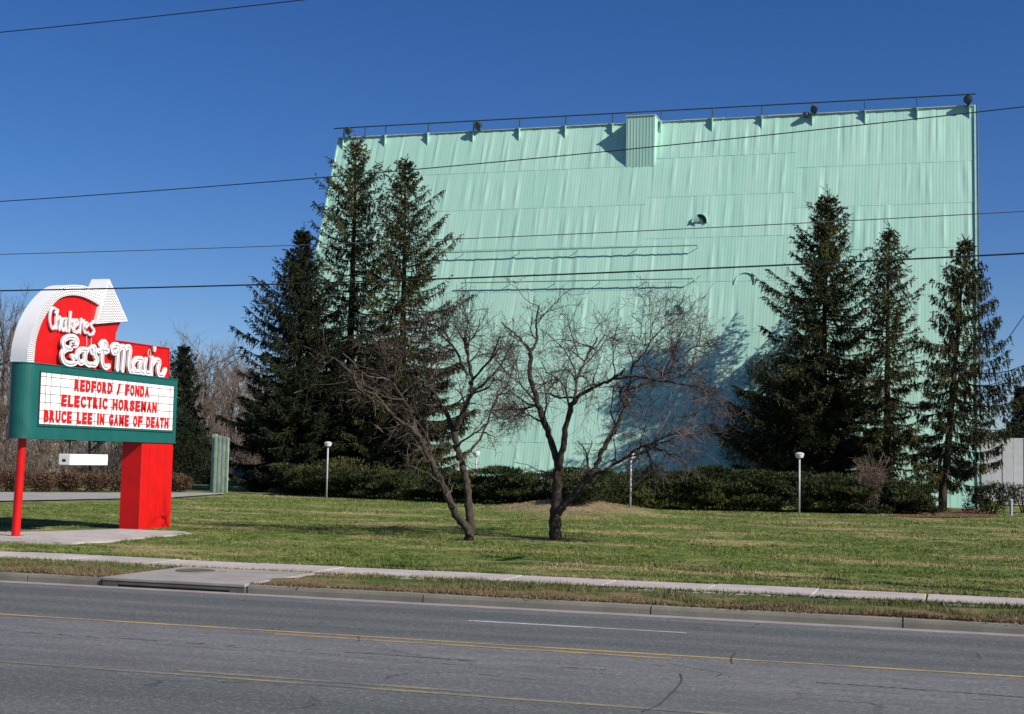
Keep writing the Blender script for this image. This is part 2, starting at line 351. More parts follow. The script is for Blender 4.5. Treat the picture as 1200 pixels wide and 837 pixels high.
def crack(pts, wmax, broken):
    P = [onz(*p, .0045) for p in pts]; c = resample(catmull(P_ := [(p[0], p[1]) for p in P], 8), 14*len(pts)*2); g = Geo(); n = len(c); k = 0; on = True
    for i in range(n-1):
        if broken and R.random() < .12: on = not on
        if not on: continue
        a, b = c[i], c[i+1]; t = (b-a)/np.linalg.norm(b-a); nn = np.array([-t[1], t[0]]); w_ = wmax*R.uniform(.25, 1)
        g.add([(*(a+nn*w_/2), .0045), (*(b+nn*w_/2), .0045), (*(b-nn*w_/2), .0045), (*(a-nn*w_/2), .0045)], [(0, 1, 2, 3)])
    g.build('crack', M['tar'], road, kind='stuff')
def catmull(P, n=6, closed=False):
    P = [np.array(p, float) for p in P]; Q = [2*P[0]-P[1]]+P+[2*P[-1]-P[-2]]; out = []
    for i in range(1, len(Q)-2):
        for t in np.linspace(0, 1, n, endpoint=False):
            a, b, c, d = Q[i-1:i+3]; out.append(.5*((2*b)+(-a+c)*t+(2*a-5*b+4*c-d)*t*t+(-a+3*b-3*c+d)*t**3))
    return out+[P[-1]]
def resample(c, n):
    c = np.array(c); d = np.r_[0, np.cumsum(np.linalg.norm(np.diff(c, axis=0), axis=1))]; t = np.linspace(0, d[-1], n)
    return np.stack([np.interp(t, d, c[:, k]) for k in range(2)], 1)
crack([(0, 738), (200, 752), (397, 763.5), (633, 780), (793, 790), (1000, 802.5), (1200, 817)], .035, True)
crack([(30, 741), (190, 752.5), (300, 760), (450, 771)], .02, True)
crack([(752, 834), (772, 826), (784, 815), (793, 806), (799, 797), (797, 789)], .028, False)
crack([(862, 765), (857, 771), (858, 778)], .03, False); crack([(838, 793), (846, 790), (856, 793)], .04, True)
crack([(420, 745), (421, 751)], .025, False); crack([(880, 735), (896, 728)], .03, True); crack([(560, 790), (640, 797), (700, 800)], .02, True); crack([(300, 785), (380, 787)], .015, True)
# storm drain with lid
sd = empty('storm_drain', (-12.7, 22.8, .1), 'concrete storm drain slab with a dark slot in the curb and round iron lid', 'storm drain')
g = Geo(); g.bbox((INX0, 21.47, .105), (INX1, 24.19, .165), .012); g.build('concrete_top', M['slab2'], sd)
g = Geo(); g.box((INX0, 21.6, -.04), (INX1, 24.1, .104)); g.build('drain_chamber', M['dim'], sd)
g = Geo(); g.bbox((INX0, 21.48, -.04), (INX0+.3, 21.598, .103), .01); g.build('curb_end', M['curb2'], sd); g = Geo(); g.bbox((INX1-.3, 21.48, -.04), (INX1, 21.598, .103), .01); g.build('curb_end', M['curb2'], sd)
g = Geo(); g.bbox((INX0+.302, 21.48, .045), (INX1-.302, 21.598, .1), .008); g.build('lintel', M['curb2'], sd)  # lintel and curb ends use a darker concrete tone
mc = onz(229, 669, .165)
g = Geo(); g.lathe((mc[0], mc[1], .166), [(.36, 0), (.36, .01), (.34, .014), (.1, .012)], 28); lid = g.build('manhole_lid', M['iron'], sd)
# concrete pad under the sign
P = [gnd(*p, .015) for p in [(-40, 624), (-40, 633.5), (30, 636), (85, 636.8), (130, 634.5), (180, 629), (224, 625), (216, 622.5), (140, 620), (60, 623.5), (0, 625)]]
g = Geo(); zt = .175; g.prism([(p[0], p[1], .05) for p in P], (0, 0, zt-.05)); g.build('concrete_pad', M['slab'], kind='structure')
# drive crossing behind the sign
up = [(-80, 575.8), (0, 576.8), (100, 577.3), (200, 577.3), (262, 577.6)]; lo = [(-80, 589), (0, 587), (100, 585), (200, 583), (262, 578.8)]
g = Geo(); vs = []; n = 40
for i in range(n+1):
    x = -80+342*i/n
    a = np.interp(x, [p[0] for p in up], [p[1] for p in up]); b = np.interp(x, [p[0] for p in lo], [p[1] for p in lo])
    pa, pb = gnd(x, a, .03), gnd(x, b, .03)
    for t in np.linspace(0, 1, 6): q = pa*(1-t)+pb*t; vs.append((q[0], q[1], float(hgt(q[0], q[1]))+.03))
g.add(vs, [(i*6+j, i*6+j+1, (i+1)*6+j+1, (i+1)*6+j) for i in range(n) for j in range(5)]); g.build('driveway', M['drive'], kind='structure')
# paved strip at the far right
g = Geo(); pts = [gnd(*p, .03) for p in [(1178, 592), (1260, 592), (1260, 582), (1170, 582)]]; g.add(pts, [(0, 1, 2, 3)]); g.build('side_driveway', M['drive'], kind='structure')

# ================================================================== SCREEN
XL, XR, ZT = -39.4, 1.15, 23.65
al = math.atan(SLK); NW = np.array([0, -math.cos(al), math.sin(al)]); TW = np.array([0, math.sin(al), math.cos(al)])
def wp(x, z, off=0): return np.array([x, SL0+SLK*z, z])+NW*off
scr = empty('drive_in_screen', ((XL+XR)/2, 78, .3), 'huge leaning mint green sheet metal back of a drive-in movie screen', 'movie screen')
g = Geo(); g.prism([(XL+.03, SL0+.12, .1), (XL+.03, SL0+.12+SLK*ZT, ZT-.05), (XL+.03, 87.6, ZT-.05), (XL+.03, 87.6, .1)], (XR-XL-.06, 0, 0)); g.build('frame_body', M['backing'], scr)
NC, NR = 36, 8; rng = np.random.default_rng(11); z0, z1 = .35, ZT
xe = np.linspace(XL, XR, NC+1)+np.concatenate([[0], rng.uniform(-.1, .1, NC-1), [0]])
rowz = [.35, 3.4, 6.5, 9.5, 12.6, 15.4, 18.1, 20.7, ZT]
shift = {c: (0.0 if c < 19 else (.45 if c < 27 else -.55)) for c in range(NC)}
for c in range(NC):
    for r in range(NR):
        xa, xb = xe[c]-.02, xe[c+1]+.03
        za = rowz[r]+(shift[c] if 0 < r else 0); zb = rowz[r+1]+(shift[c] if r < NR-1 else 0)
        nxg, nyg = 14, 7; us = np.linspace(0, 1, nxg+1); vs_ = np.linspace(0, 1, nyg+1)
        k = rng.integers(2, 4); bumps = [(rng.uniform(.1, .9), rng.uniform(.05, .12), rng.uniform(-.034, .048), rng.uniform(0, 1), rng.uniform(.35, .8), rng.uniform(-.12, .12)) for _ in range(k)]
        verts = []
        for v in vs_:
            for u in us:
                d = .02+.022*u+.01*(1-v)
                for (bu, bw, ba, bv, bs, sk) in bumps: d += ba*math.exp(-((u-bu-sk*(v-.5))/bw)**2)*math.exp(-((v-bv)/bs)**2)*(4*v*(1-v)*.8+.2)
                verts.append(wp(xa+(xb-xa)*u, za-.03+(zb-za+.03)*v, d))
        g = Geo(); g.add(verts, [(j*(nxg+1)+i, j*(nxg+1)+i+1, (j+1)*(nxg+1)+i+1, (j+1)*(nxg+1)+i) for j in range(nyg) for i in range(nxg)])
        g.build('panel', M['mint'], scr, smooth=True, fixn=False)
# trims
g = Geo(); g.prism([wp(XL-.06, .3, -.15), wp(XL-.06, .3, .1), wp(XL-.06, ZT, .1), wp(XL-.06, ZT, -.15)], (.08, 0, 0)); g.build('edge_trim', M['mint_trim'], scr)
g = Geo(); g.prism([wp(XR+.01, .3, -.15), wp(XR+.01, .3, .13), wp(XR+.01, ZT, .13), wp(XR+.01, ZT, -.15)], (.09, 0, 0)); g.build('edge_trim', M['mint_trim'], scr)
g = Geo(); g.tube([wp(XR+.2, .3, .05), wp(XR+.2, ZT+.1, .05)], .045, 8); g.build('corner_pipe', M['steel'], scr)
R = random.Random(8)
x = XL
while x < XR-.1:
    x1 = min(XR, x+R.uniform(2.2, 3.4)); g = Geo(); e = R.uniform(0, .03)
    yb = SL0+SLK*ZT
    g.box((x+.01, yb-.12-e, ZT+.0), (x1-.01, yb+.9, ZT+.03+e)); g.build('coping', M['roofing'], scr); x = x1
# rail, posts, brackets
postpx = [403, 428, 452, 502, 555, 609, 663, 718, 775, 835, 893, 952, 1014, 1075, 1136]
YR = SL0+SLK*ZT-.1
railz = []
for i, px in enumerate(postpx):
    pt = ony(px, 160+(px-400)*(127-160)/743., YR-.1); X = pt[0]
    zt = ony(px, 150+(px-403)*(110.5-150)/735., YR-.1)[2]; railz.append((X, YR-.1, zt))
    g = Geo(); g.tube([(X, YR-.1, ZT-.25), (X, YR-.1, zt)], .045, 6); g.build('rail_post', M['steel'], scr)
    if px not in (428,):
        zb = ZT-.95; g = Geo()
        g.prism([wp(X-.03, zb+.3, .02), (X-.03, YR-.16, ZT+.02), wp(X-.03, ZT-.02, .02)], (.06, 0, 0))
        g.build('bracket', M['mint_trim'], scr)
        g = Geo(); g.box((X-.04, YR-.24, ZT-.04), (X+.04, YR+.05, ZT+.03)); g.prism([wp(X-.022, ZT-.85, .04), (X-.022, YR-.24, ZT-.04), (X-.022, YR-.02, ZT-.04)], (.044, 0, 0)); g.build('bracket_arm', M['mint_trim'], scr)
g = Geo(); g.tube([(XL-.35, YR-.1, railz[0][2]-.02)]+railz+[(XR+.1, YR-.1, railz[-1][2]+.01)], .045, 6); g.build('handrail', M['steel'], scr)
# box on the top edge
bx0, bx1 = -19.45, -17.65; zb = 20.6; yf = SL0+SLK*zb-.03
vb = empty  # (box is a part of the screen)
g = Geo(); g.prism([(bx0, yf, zb), (bx0, yf, ZT+.18), (bx0, SL0+SLK*ZT+.3, ZT+.18), (bx0, SL0+SLK*zb+.02, zb)], (bx1-bx0, 0, 0)); box = g.build('vent_box', M['mint'], scr)
for i in range(9):
    xx = bx0+.1+i*(bx1-bx0-.2)/8; g = Geo(); g.box((xx-.02, yf-.009, zb+.02), (xx+.02, yf-.002, ZT+.15)); g.build('rib', M['mint'], box)
g = Geo(); g.box((bx0-.04, yf-.05, ZT+.182), (bx1+.04, YR+.5, ZT+.23)); g.build('lid', M['roofing'], box)
# rods on standoffs
for (ya, yb_, xa_, xb_) in ((297.5, 289.5, 470, 817), (331.5, 328.5, 540, 812)):
    a = onwall(xa_, ya, .4); b = onwall(xb_, yb_-2, .4); n = 7
    g = Geo(); g.tube([a+(b-a)*t for t in np.linspace(0, 1, n)], .042, 6); rd = g.build('rod', M['rod'], scr)
    for t in np.linspace(.02, 1, 6):
        q = a+(b-a)*t; wq = wp(q[0], q[2]-.12, 0); g = Geo(); g.tube([q, wq], .022, 5); g.build('standoff', M['rod'], rd)
# half round vents
for px, py, rr, op in ((820, 262, .46, 1), (873, 333, .6, 0), (793, 368, .42, .5)):
    c = onwall(px, py); g = Geo(); n = 14; arc = []
    for i in range(n+1):
        a = math.pi*i/n; arc.append((c[0]+rr*math.cos(a), c[2]+rr*1.15*math.sin(a)))
    outer = [wp(x_, z_, .055) for x_, z_ in arc]; inner = [wp(c[0]+(x_-c[0])*.93, c[2]+(z_-c[2])*.93, .075) for x_, z_ in arc]
    dep = .14 if op else .05
    rim = [wp(x_, z_, .06+dep) for x_, z_ in arc]
    g.add(outer+rim, [(i, i+1, n+2+i, n+1+i) for i in range(n)]); h = g.build('vent_hood', M['mint_trim'], scr)
    so2 = h.modifiers.new('thick', 'SOLIDIFY'); so2.thickness = .02
    if op:
        g = Geo(); g.add([wp(x_, z_, .085) for x_, z_ in arc], [tuple(range(n+1))]); g.build('vent_opening', M['backing'] if op == 1 else M['mint'], scr)
        g = Geo(); pp = [wp(c[0]-rr*1.02, c[2], .09), wp(c[0]-rr*1.0, c[2]+rr*.6, .14), wp(c[0]-rr*.35, c[2]+rr*1.02, .2), wp(c[0]+.02, c[2]+.02, .2)]
        g.prism(pp, NW*.03); g.build('vent_flap', M['mint_trim'], scr)
# floodlights on the catwalk
def flood(px, py, lab, s=1.0, face=(-.4, -.7, -.3)):
    p = ony(px, py, YR-.25); t = empty('floodlight', (p[0], p[1], ZT), lab, 'floodlight', 'floodlights along the top of the screen')
    d = Vector(face).normalized(); q = d.to_track_quat('Z', 'Y').to_matrix(); r = .2*s
    g = Geo(); g.lathe((0, 0, 0), [(.07*s, -.24*s), (.13*s, -.2*s), (.2*s, -.06*s), (.25*s, .1*s), (.26*s, .16*s), (.23*s, .16*s)], 16)
    for v in g.v:
        for i in range(len(v)): v[i] = np.array(q @ Vector(v[i]))+p
    g.build('lamp_bowl', M['darkmetal'], t, smooth=False)
    g = Geo(); g.lathe((0, 0, 0), [(.225*s, .15*s), (.2*s, .19*s), (.1*s, .21*s), (.02, .215*s)], 16)
    for v in g.v:
        for i in range(len(v)): v[i] = np.array(q @ Vector(v[i]))+p
    g.build('lens', M['lens'], t)
    g = Geo(); g.tube([(p[0], p[1]+.03, ZT+.0), (p[0], p[1]+.03, p[2]-.1)], .035, 8); g.box((p[0]-.09, p[1]-.02, ZT+.0), (p[0]+.09, p[1]+.25, ZT+.08)); g.build('bracket', M['steel'], t)
flood(409, 153, 'dark round floodlight on the left end of the screen top above the tall spruces')
flood(561, 147, 'dark floodlight on the screen top over the gap right of the spruces, beside pale plates')
flood(945, 134, 'lower smaller one of two floodlights side by side on the screen top', .75, (-.6, -.5, -.5))
flood(955, 128, 'upper larger one of two floodlights side by side on the screen top', .9)
flood(1135, 117, 'round floodlight on the right end corner of the screen top', 1.0, (-.2, -.9, -.1))

# ================================================================== MARQUEE SIGN
SX = -21.9
sign = empty('marquee_sign', (SX-.35, 34, .15), 'red, white and green theatre marquee with a curved bulb arrow reading Chakeres East Main', 'marquee sign')
y0s, y1s, zb_, zt_ = 30.35, 37.15, 2.63, 4.47
# cabinet: rounded road end
def plan(x0, x1, ya, yb, n=14):
    r = (x1-x0)/2; cx = (x0+x1)/2; pts = [(x1, yb), (x0, yb)]
    for i in range(n+1):
        a = math.pi+math.pi*i/n; pts.append((cx+r*math.cos(a), ya+r*.95*math.sin(a)))
    return pts
g = Geo(); g.prism([(x, y, zb_) for x, y in plan(SX-.67, SX, y0s, y1s)], (0, 0, zt_-zb_)); g.build('cabinet', M['green'], sign)
g = Geo(); g.prism([(x, y, zb_-.03) for x, y in plan(SX-.69, SX+.02, y0s, y1s+.02)], (0, 0, .03)); g.prism([(x, y, zt_) for x, y in plan(SX-.69, SX+.02, y0s, y1s+.02)], (0, 0, .03)); g.build('cabinet_edge', M['green'], sign)
# white panes with dark joints
cols = [46.3, 52.2, 58.3, 69.7, 80, 90.2, 101.3, 111, 121, 130.4, 139.8, 148.1, 157.7, 167.1, 176, 185, 198.5, 202.5]
cy = [onx(c, 470, SX)[1] for c in cols]
zz = [onx(46.3, v, SX)[2] for v in (497, 490.7, 480.8, 471.2, 461.3, 451.4, 441, 436)]
g = Geo(); g.box((SX, cy[0]-.05, zz[0]-.05), (SX+.012, cy[-1]+.05, zz[-1]+.05)); g.build('grid_backing', M['darkmetal'], sign)
for a, b in ((zz[0]-.05, zz[0]-.005), (zz[-1]+.005, zz[-1]+.05)):
    g = Geo(); g.box((SX+.0125, cy[0]-.05, a), (SX+.03, cy[-1]+.05, b)); g.build('frame_bar', M['green'], sign)
strong = {1, 2, 3, 5, 7, 9, 11, 13, 15, 16}
for i in range(len(cols)-1):
    ga = .014 if i in strong else .005; gb = .014 if i+1 in strong else .005
    for j in range(len(zz)-1):
        g = Geo(); g.box((SX+.0125, cy[i]+ga, zz[j]+.008), (SX+.02, cy[i+1]-gb, zz[j+1]-.008)); g.build('pane', M['pane'], sign)
# marquee letters
def glyph(ch, off=.018):
    cu = bpy.data.curves.new('t', 'FONT'); cu.body = ch; cu.size = 1; cu.extrude = .04; cu.offset = off; cu.resolution_u = 3
    o = bpy.data.objects.new('t', cu); COL.objects.link(o); dg = bpy.context.evaluated_depsgraph_get(); dg.update()
    me = bpy.data.meshes.new_from_object(o.evaluated_get(dg)); bpy.data.objects.remove(o); bpy.data.curves.remove(cu); return me
cache = {}
def textrow(txt, pxa, pxb, pya0, pya1):
    """txt spans pxa..pxb, glyph top at pya0 and bottom at pya1 (pixels at its left end) on the sign face"""
    A = onx(pxa, pya1, SX+.03); T = onx(pxa, pya0, SX+.03); B = onx(pxb, pya1+5, SX+.03); h = T[2]-A[2]
    wts = {' ': .75, 'I': .55, '/': .85, 'M': 1.12, 'W': 1.2}
    tot = sum(wts.get(c, 1) for c in txt); y = A[1]; u = (B[1]-A[1])/tot
    for c in txt:
        wd = wts.get(c, 1)*u
        if c != ' ':
            if c not in cache: cache[c] = glyph(c, .055)
            me = cache[c].copy(); co = np.array([v.co[:] for v in me.vertices]); mn, mx = co.min(0), co.max(0)
            lw = wd*(.80 if c != 'I' else .5)
            co2 = np.empty_like(co); co2[:, 1] = y+(wd-lw)/2+(co[:, 0]-mn[0])/(mx[0]-mn[0])*lw; co2[:, 2] = A[2]+(co[:, 1]-mn[1])/(mx[1]-mn[1])*h
            co2[:, 0] = SX+.021+(co[:, 2]-mn[2])/(mx[2]-mn[2])*.02
            me.vertices.foreach_set('co', co2.ravel()); me.update(); link('letter', me, M['sred'], sign)
        y += wd
textrow('REDFORD / FONDA', 86.5, 175, 444, 458)
textrow('ELECTRIC HORSEMAN', 71, 184, 462, 476)
textrow('BRUCE LEE IN GAME OF DEATH', 50.5, 197.5, 480, 494.5)
# upper sign
def catmull(P, n=6, closed=False):
    P = [np.array(p, float) for p in P]; Q = [2*P[0]-P[1]]+P+[2*P[-1]-P[-2]]; out = []
    for i in range(1, len(Q)-2):
        for t in np.linspace(0, 1, n, endpoint=False):
            a, b, c, d = Q[i-1:i+3]; out.append(.5*((2*b)+(-a+c)*t+(2*a-5*b+4*c-d)*t*t+(-a+3*b-3*c+d)*t**3))
    return out+[P[-1]]
AX = SX-.12
outer = [(31.8, 425), (33.3, 408.7), (37.1, 390.9), (42.2, 375.7), (51, 359.3), (61.2, 346.6), (71.3, 337.9), (81.5, 334.2), (96.7, 334.6), (104.3, 337), (113, 339.5), (122.6, 341)]
inner = [(39.9, 425), (42.2, 401), (46, 387), (51, 374.5), (61.2, 358.8), (71.3, 349.3), (84, 346), (96.7, 347.5), (109.3, 353), (118.2, 358.5)]
oc, ic = catmull(outer, 5), catmull(inner, 5)
zc = zt_+.03
def sp(p, x=AX): q = onx(p[0], p[1], x); q[2] = max(q[2], zc+.001); return q
# ribbon face as quads between resampled curves
def resample(c, n):
    c = np.array(c); d = np.r_[0, np.cumsum(np.linalg.norm(np.diff(c, axis=0), axis=1))]; t = np.linspace(0, d[-1], n)
    return np.stack([np.interp(t, d, c[:, k]) for k in range(2)], 1)
N = 46; ro, ri = resample(oc, N), resample(ic, N)
TH = .5
g = Geo(); V = [sp(p) for p in ro]+[sp(p) for p in ri]; Vb = [v-np.array([TH, 0, 0]) for v in V]
f = [(i, i+1, N+i+1, N+i) for i in range(N-1)]+[(2*N+i, 3*N+i, 3*N+i+1, 2*N+i+1) for i in range(N-1)]
f += [(i, 2*N+i, 2*N+i+1, i+1) for i in range(N-1)]+[(N+i, N+i+1, 3*N+i+1, 3*N+i) for i in range(N-1)]+[(0, N, 3*N, 2*N), (N-1, 3*N-1, 4*N-1, 2*N-1)]
g.add(V+Vb, f); arcob = g.build('curved_arrow_band', M['signwhite'], sign)
head = [(128.3, 327), (149.9, 376.4), (113.1, 379.5), (118.2, 357.5), (122.6, 340)]
HX = AX+.03
g = Geo(); g.prism([sp(p, HX) for p in head], (-TH-.06, 0, 0)); hd = g.build('arrow_head', M['signwhite'], sign)
# bulbs
def bulb_geo(g, c, r):
    g.add([c+np.array([0, r*math.cos(a), r*math.sin(a)]) for a in np.arange(5)*2*math.pi/5]+[c+np.array([r*1.0, 0, 0])], [(i, (i+1) % 5, 5) for i in range(5)])
gb, gs = Geo(), Geo(); nb = 62; ro2, ri2 = resample(oc, nb), resample(ic, nb)
def socket(g, c, r):
    g.add([c+np.array([.003, 1.5*r*math.cos(a), .8*r*math.sin(a)]) for a in np.arange(6)*math.pi/3], [(0, 1, 2, 3, 4, 5)])
for i in range(1, nb-1):
    for t in (.13, .38, .63, .88):
        p = sp(ro2[i]*(1-t)+ri2[i]*t); p[0] = AX
        socket(gs, p, .021); bulb_geo(gb, p+np.array([.004, -.008, .008]), .012)
hp = np.array(head)
for i in range(34):
    for j in range(34):
        px, py = 111+i*2.2+(j%2)*1.1, 326+j*1.95
        ins = True; poly = [hp[0], hp[1], hp[2]]
        for k in range(3):
            a, b = poly[k], poly[(k+1) % 3]
            cr = (b[0]-a[0])*(py-a[1])-(b[1]-a[1])*(px-a[0])
            if cr/np.linalg.norm(b-a) < 1.0: ins = False
        if ins:
            p = sp((px, py), HX); socket(gs, p, .021); bulb_geo(gb, p+np.array([.004, -.008, .008]), .012)
gb.build('light_bulb', M['bulb'], sign, fixn=False, kind='stuff'); gs.build('bulb_socket', M['socket'], sign, fixn=False, kind='stuff')
# red panel
RX = SX-.2
redp = [(40.3, 421)]+[tuple(p+np.array([-.6, -1.2])) for p in resample(ic, 16)[1:]]+[(122, 366), (143, 374), (140.8, 378.8), (135.5, 391.5), (134.6, 399.3), (166, 403.8), (198.3, 408.6), (198, 446)]
pts = [sp(p, RX) for p in redp]; pts[0][2] = zc; pts[-1][2] = zc
g = Geo(); g.prism(pts, (-.32, 0, 0)); rp = g.build('red_panel', M['red'], sign)
g = Geo()
for p, q in ((redp[-4], redp[-3]), (redp[-3], redp[-2]), (redp[-2], (198.1, 440.5)), (redp[-5], redp[-4])):
    g.tube([sp(p, RX+.012), sp(q, RX+.012)], .022, 4)
g.build('panel_edging', M['red'], sign)
# channel letters from strokes
def stroke(g, pts, wd, x0, dep, wpx=True, k=[0]):
    c = resample(catmull(pts, 8), max(6, len(pts)*5)); P = np.array([onx(p[0], p[1], x0) for p in c]); k[0] += 1; x0 = x0+(k[0] % 9)*.0015
    T = np.gradient(P[:, 1:], axis=0); T /= np.linalg.norm(T, axis=1)[:, None]+1e-9; Nn = np.stack([-T[:, 1], T[:, 0]], 1)
    L_ = P[:, 1:]+Nn*wd/2; R_ = P[:, 1:]-Nn*wd/2
    # rounded caps
    def cap(c0, t, n_, sgn): return [c0+(n_*math.cos(a)+t*sgn*math.sin(a))*wd/2 for a in np.linspace(0, math.pi, 6)[1:-1]]
    poly = list(L_)+cap(P[-1, 1:], T[-1], Nn[-1], 1)+list(R_[::-1])+cap(P[0, 1:], T[0], -Nn[0], -1)
    n = len(P)
    V = [(x0, y, z) for y, z in L_]+[(x0, y, z) for y, z in R_]
    V += [(x0-dep, y, z) for y, z in L_]+[(x0-dep, y, z) for y, z in R_]
    f = []
    for i in range(n-1):
        f += [(i, i+1, n+i+1, n+i), (i, 2*n+i, 2*n+i+1, i+1), (n+i, n+i+1, 3*n+i+1, 3*n+i)]
    g.add(V, f)
    for c0, t, n_, sg in ((P[-1, 1:], T[-1], Nn[-1], 1), (P[0, 1:], T[0], -Nn[0], -1)):
        cp = [c0+n_*wd/2]+cap(c0, t, n_, sg)+[c0-n_*wd/2]
        m_ = len(cp); g.add([(x0, *q) for q in cp]+[(x0-dep, *q) for q in cp], [tuple(range(m_))]+[(i, i+m_, i+m_+1, i+1) for i in range(m_-1)])
    return P
def letter(strokes, sc, ox, oy, wd, x0, dep, tube=.016):
    g, t = Geo(), Geo()
    for s_ in strokes:
        pp = [(ox+a/sc, oy+b/sc) for a, b in s_]; P = stroke(g, pp, wd, x0, dep); Q = P.copy(); Q[:, 0] = x0+.03; t.tube(Q, tube, 5)
    o = g.build('letter', M['signwhite'], sign); t.build('neon_tube', M['neon'], o)
EM = dict(sc=17.086, ox=65, oy=385, wd=.145, x0=SX-.03, dep=.06, tube=.009)
for L_ in ([[(360, 300), (330, 330), (420, 330), (445, 250), (390, 180), (300, 165), (200, 210), (165, 290), (190, 370), (260, 400), (320, 400)], [(240, 410), (160, 470), (145, 570), (180, 660), (280, 705), (390, 690), (430, 630), (350, 560)]],
           [[(640, 440), (540, 420), (460, 490), (450, 600), (500, 690), (580, 660)], [(625, 430), (600, 560), (610, 680), (680, 730)]],
           [[(740, 480), (710, 420), (770, 370), (800, 420), (790, 520), (840, 620), (800, 720), (700, 720)]],
           [[(970, 280), (950, 450), (940, 680), (1000, 780), (1070, 750)], [(860, 450), (960, 430), (1050, 450)], [(905, 330), (970, 265), (1020, 330), (1010, 470)]]): letter(L_, **EM)
EM.update(sc=14.95, ox=128, oy=390)
for L_ in ([[(130, 340), (80, 350), (55, 270), (110, 210), (165, 240), (165, 400), (150, 640)], [(180, 290), (240, 240), (270, 300), (260, 480), (240, 660)], [(270, 290), (340, 245), (375, 300), (360, 450), (350, 600), (390, 690), (450, 640)]],
           [[(570, 460), (480, 460), (425, 560), (450, 680), (530, 690)], [(570, 460), (545, 560), (550, 670), (610, 710)]],
           [[(650, 470), (630, 600), (650, 700), (710, 710)]],
           [[(765, 450), (745, 600), (740, 735)], [(755, 560), (820, 475), (885, 510), (860, 640), (870, 730), (940, 740), (985, 650)]]): letter(L_, **EM)
CH = dict(sc=14.95, ox=50, oy=350, wd=.07, x0=SX-.12, dep=.05, tube=.006)
for L_ in ([[(230, 250), (240, 200), (180, 165), (140, 250), (130, 410), (170, 530), (225, 480)]], [[(270, 200), (245, 360), (240, 525)], [(255, 380), (310, 320), (315, 430), (300, 545)]],
           [[(420, 360), (360, 360), (335, 480), (365, 565), (415, 500)], [(420, 350), (405, 470), (420, 570)]], [[(495, 240), (480, 400), (465, 575)], [(545, 370), (490, 440), (550, 580)]],
           [[(570, 490), (620, 430), (600, 370), (560, 430), (555, 540), (600, 600), (640, 560)]], [[(680, 360), (665, 480), (655, 600)], [(670, 430), (725, 385)]],
           [[(740, 520), (800, 470), (775, 420), (735, 480), (740, 590), (800, 600)]], [[(900, 400), (850, 470), (905, 550), (880, 630), (820, 630)]]): letter(L_, **CH)
# conduits under the small name and a fitting over the i
g = Geo()
for a in (770, 850): g.tube([onx(50+a/14.95, 393.5, RX+.02), onx(50+a/14.95, 406.5, RX+.02)], .012, 5)
g.build('conduit', M['neon'], sign)
g = Geo(); c = onx(128+702/14.95, 390+362/14.95, SX-.05); g.tube([c+np.array([0, .07*math.cos(a), .11*math.sin(a)]) for a in np.linspace(0, 2*math.pi, 17)], .014, 5); g.build('dot_ring', M['neon'], sign)
g = Geo(); c = onx(128+768/14.95, 390+290/14.95, RX+.03); g.prism([c+np.array(q) for q in ((0, -.09, .08), (0, .09, .08), (0, .05, -.07), (0, -.05, -.07))], (.06, 0, 0)); g.build('fixture', M['roofing'], sign)
# pillar and post
g = Geo(); g.bbox((SX-.67, 35.4, .1), (SX-.02, 37.08, zb_-.031), .012); pl = g.build('pillar', M['red'], sign)
for i in range(1, 4):
    yy_ = 35.4+i*.42; g = Geo(); g.box((SX-.0198, yy_-.006, .2), (SX-.014, yy_+.006, zb_-.04)); g.build('seam', M['red'], pl)
g = Geo(); pb = gnd(20.5, 632); g.tube([(SX-.45, 30.45, .1), (SX-.36, 30.42, zb_-.031)], .105, 18); g.build('post', M['red'], sign)
g = Geo(); g.box((SX-.58, 30.3, .14), (SX-.3, 30.6, .19)); g.build('post_base', M['red'], sign)
# small white box sign hanging below
hs = empty('hanging_box_sign', (SX-.3, 33, 2.24), 'small white box sign hanging on two rods under the green marquee cabinet', 'sign')
g = Geo(); g.bbox((SX-.47, 32.13, 1.945), (SX-.12, 33.87, 2.235), .01); g.build('sign_box', M['pane'], hs)
for yy_ in (32.35, 33.65):
    g = Geo(); g.tube([(SX-.3, yy_, 2.235), (SX-.3, yy_, zb_-.03)], .02, 6); g.box((SX-.4, yy_-.1, zb_-.06), (SX-.2, yy_+.1, zb_-.031)); g.build('hanger_rod', M['darkmetal'], hs)
R = random.Random(4)
g = Geo()
for i in range(9):
    yy_ = 32.3+i*.17+R.uniform(-.04, .04); z_ = 2.1+R.uniform(-.08, .09); g.box((SX-.12, yy_, z_), (SX-.117, yy_+.02, z_+.016))
g.box((SX-.36, 32.127, 2.03), (SX-.25, 32.13, 2.1)); g.build('letter_clip', M['darkmetal'], hs, kind='stuff')

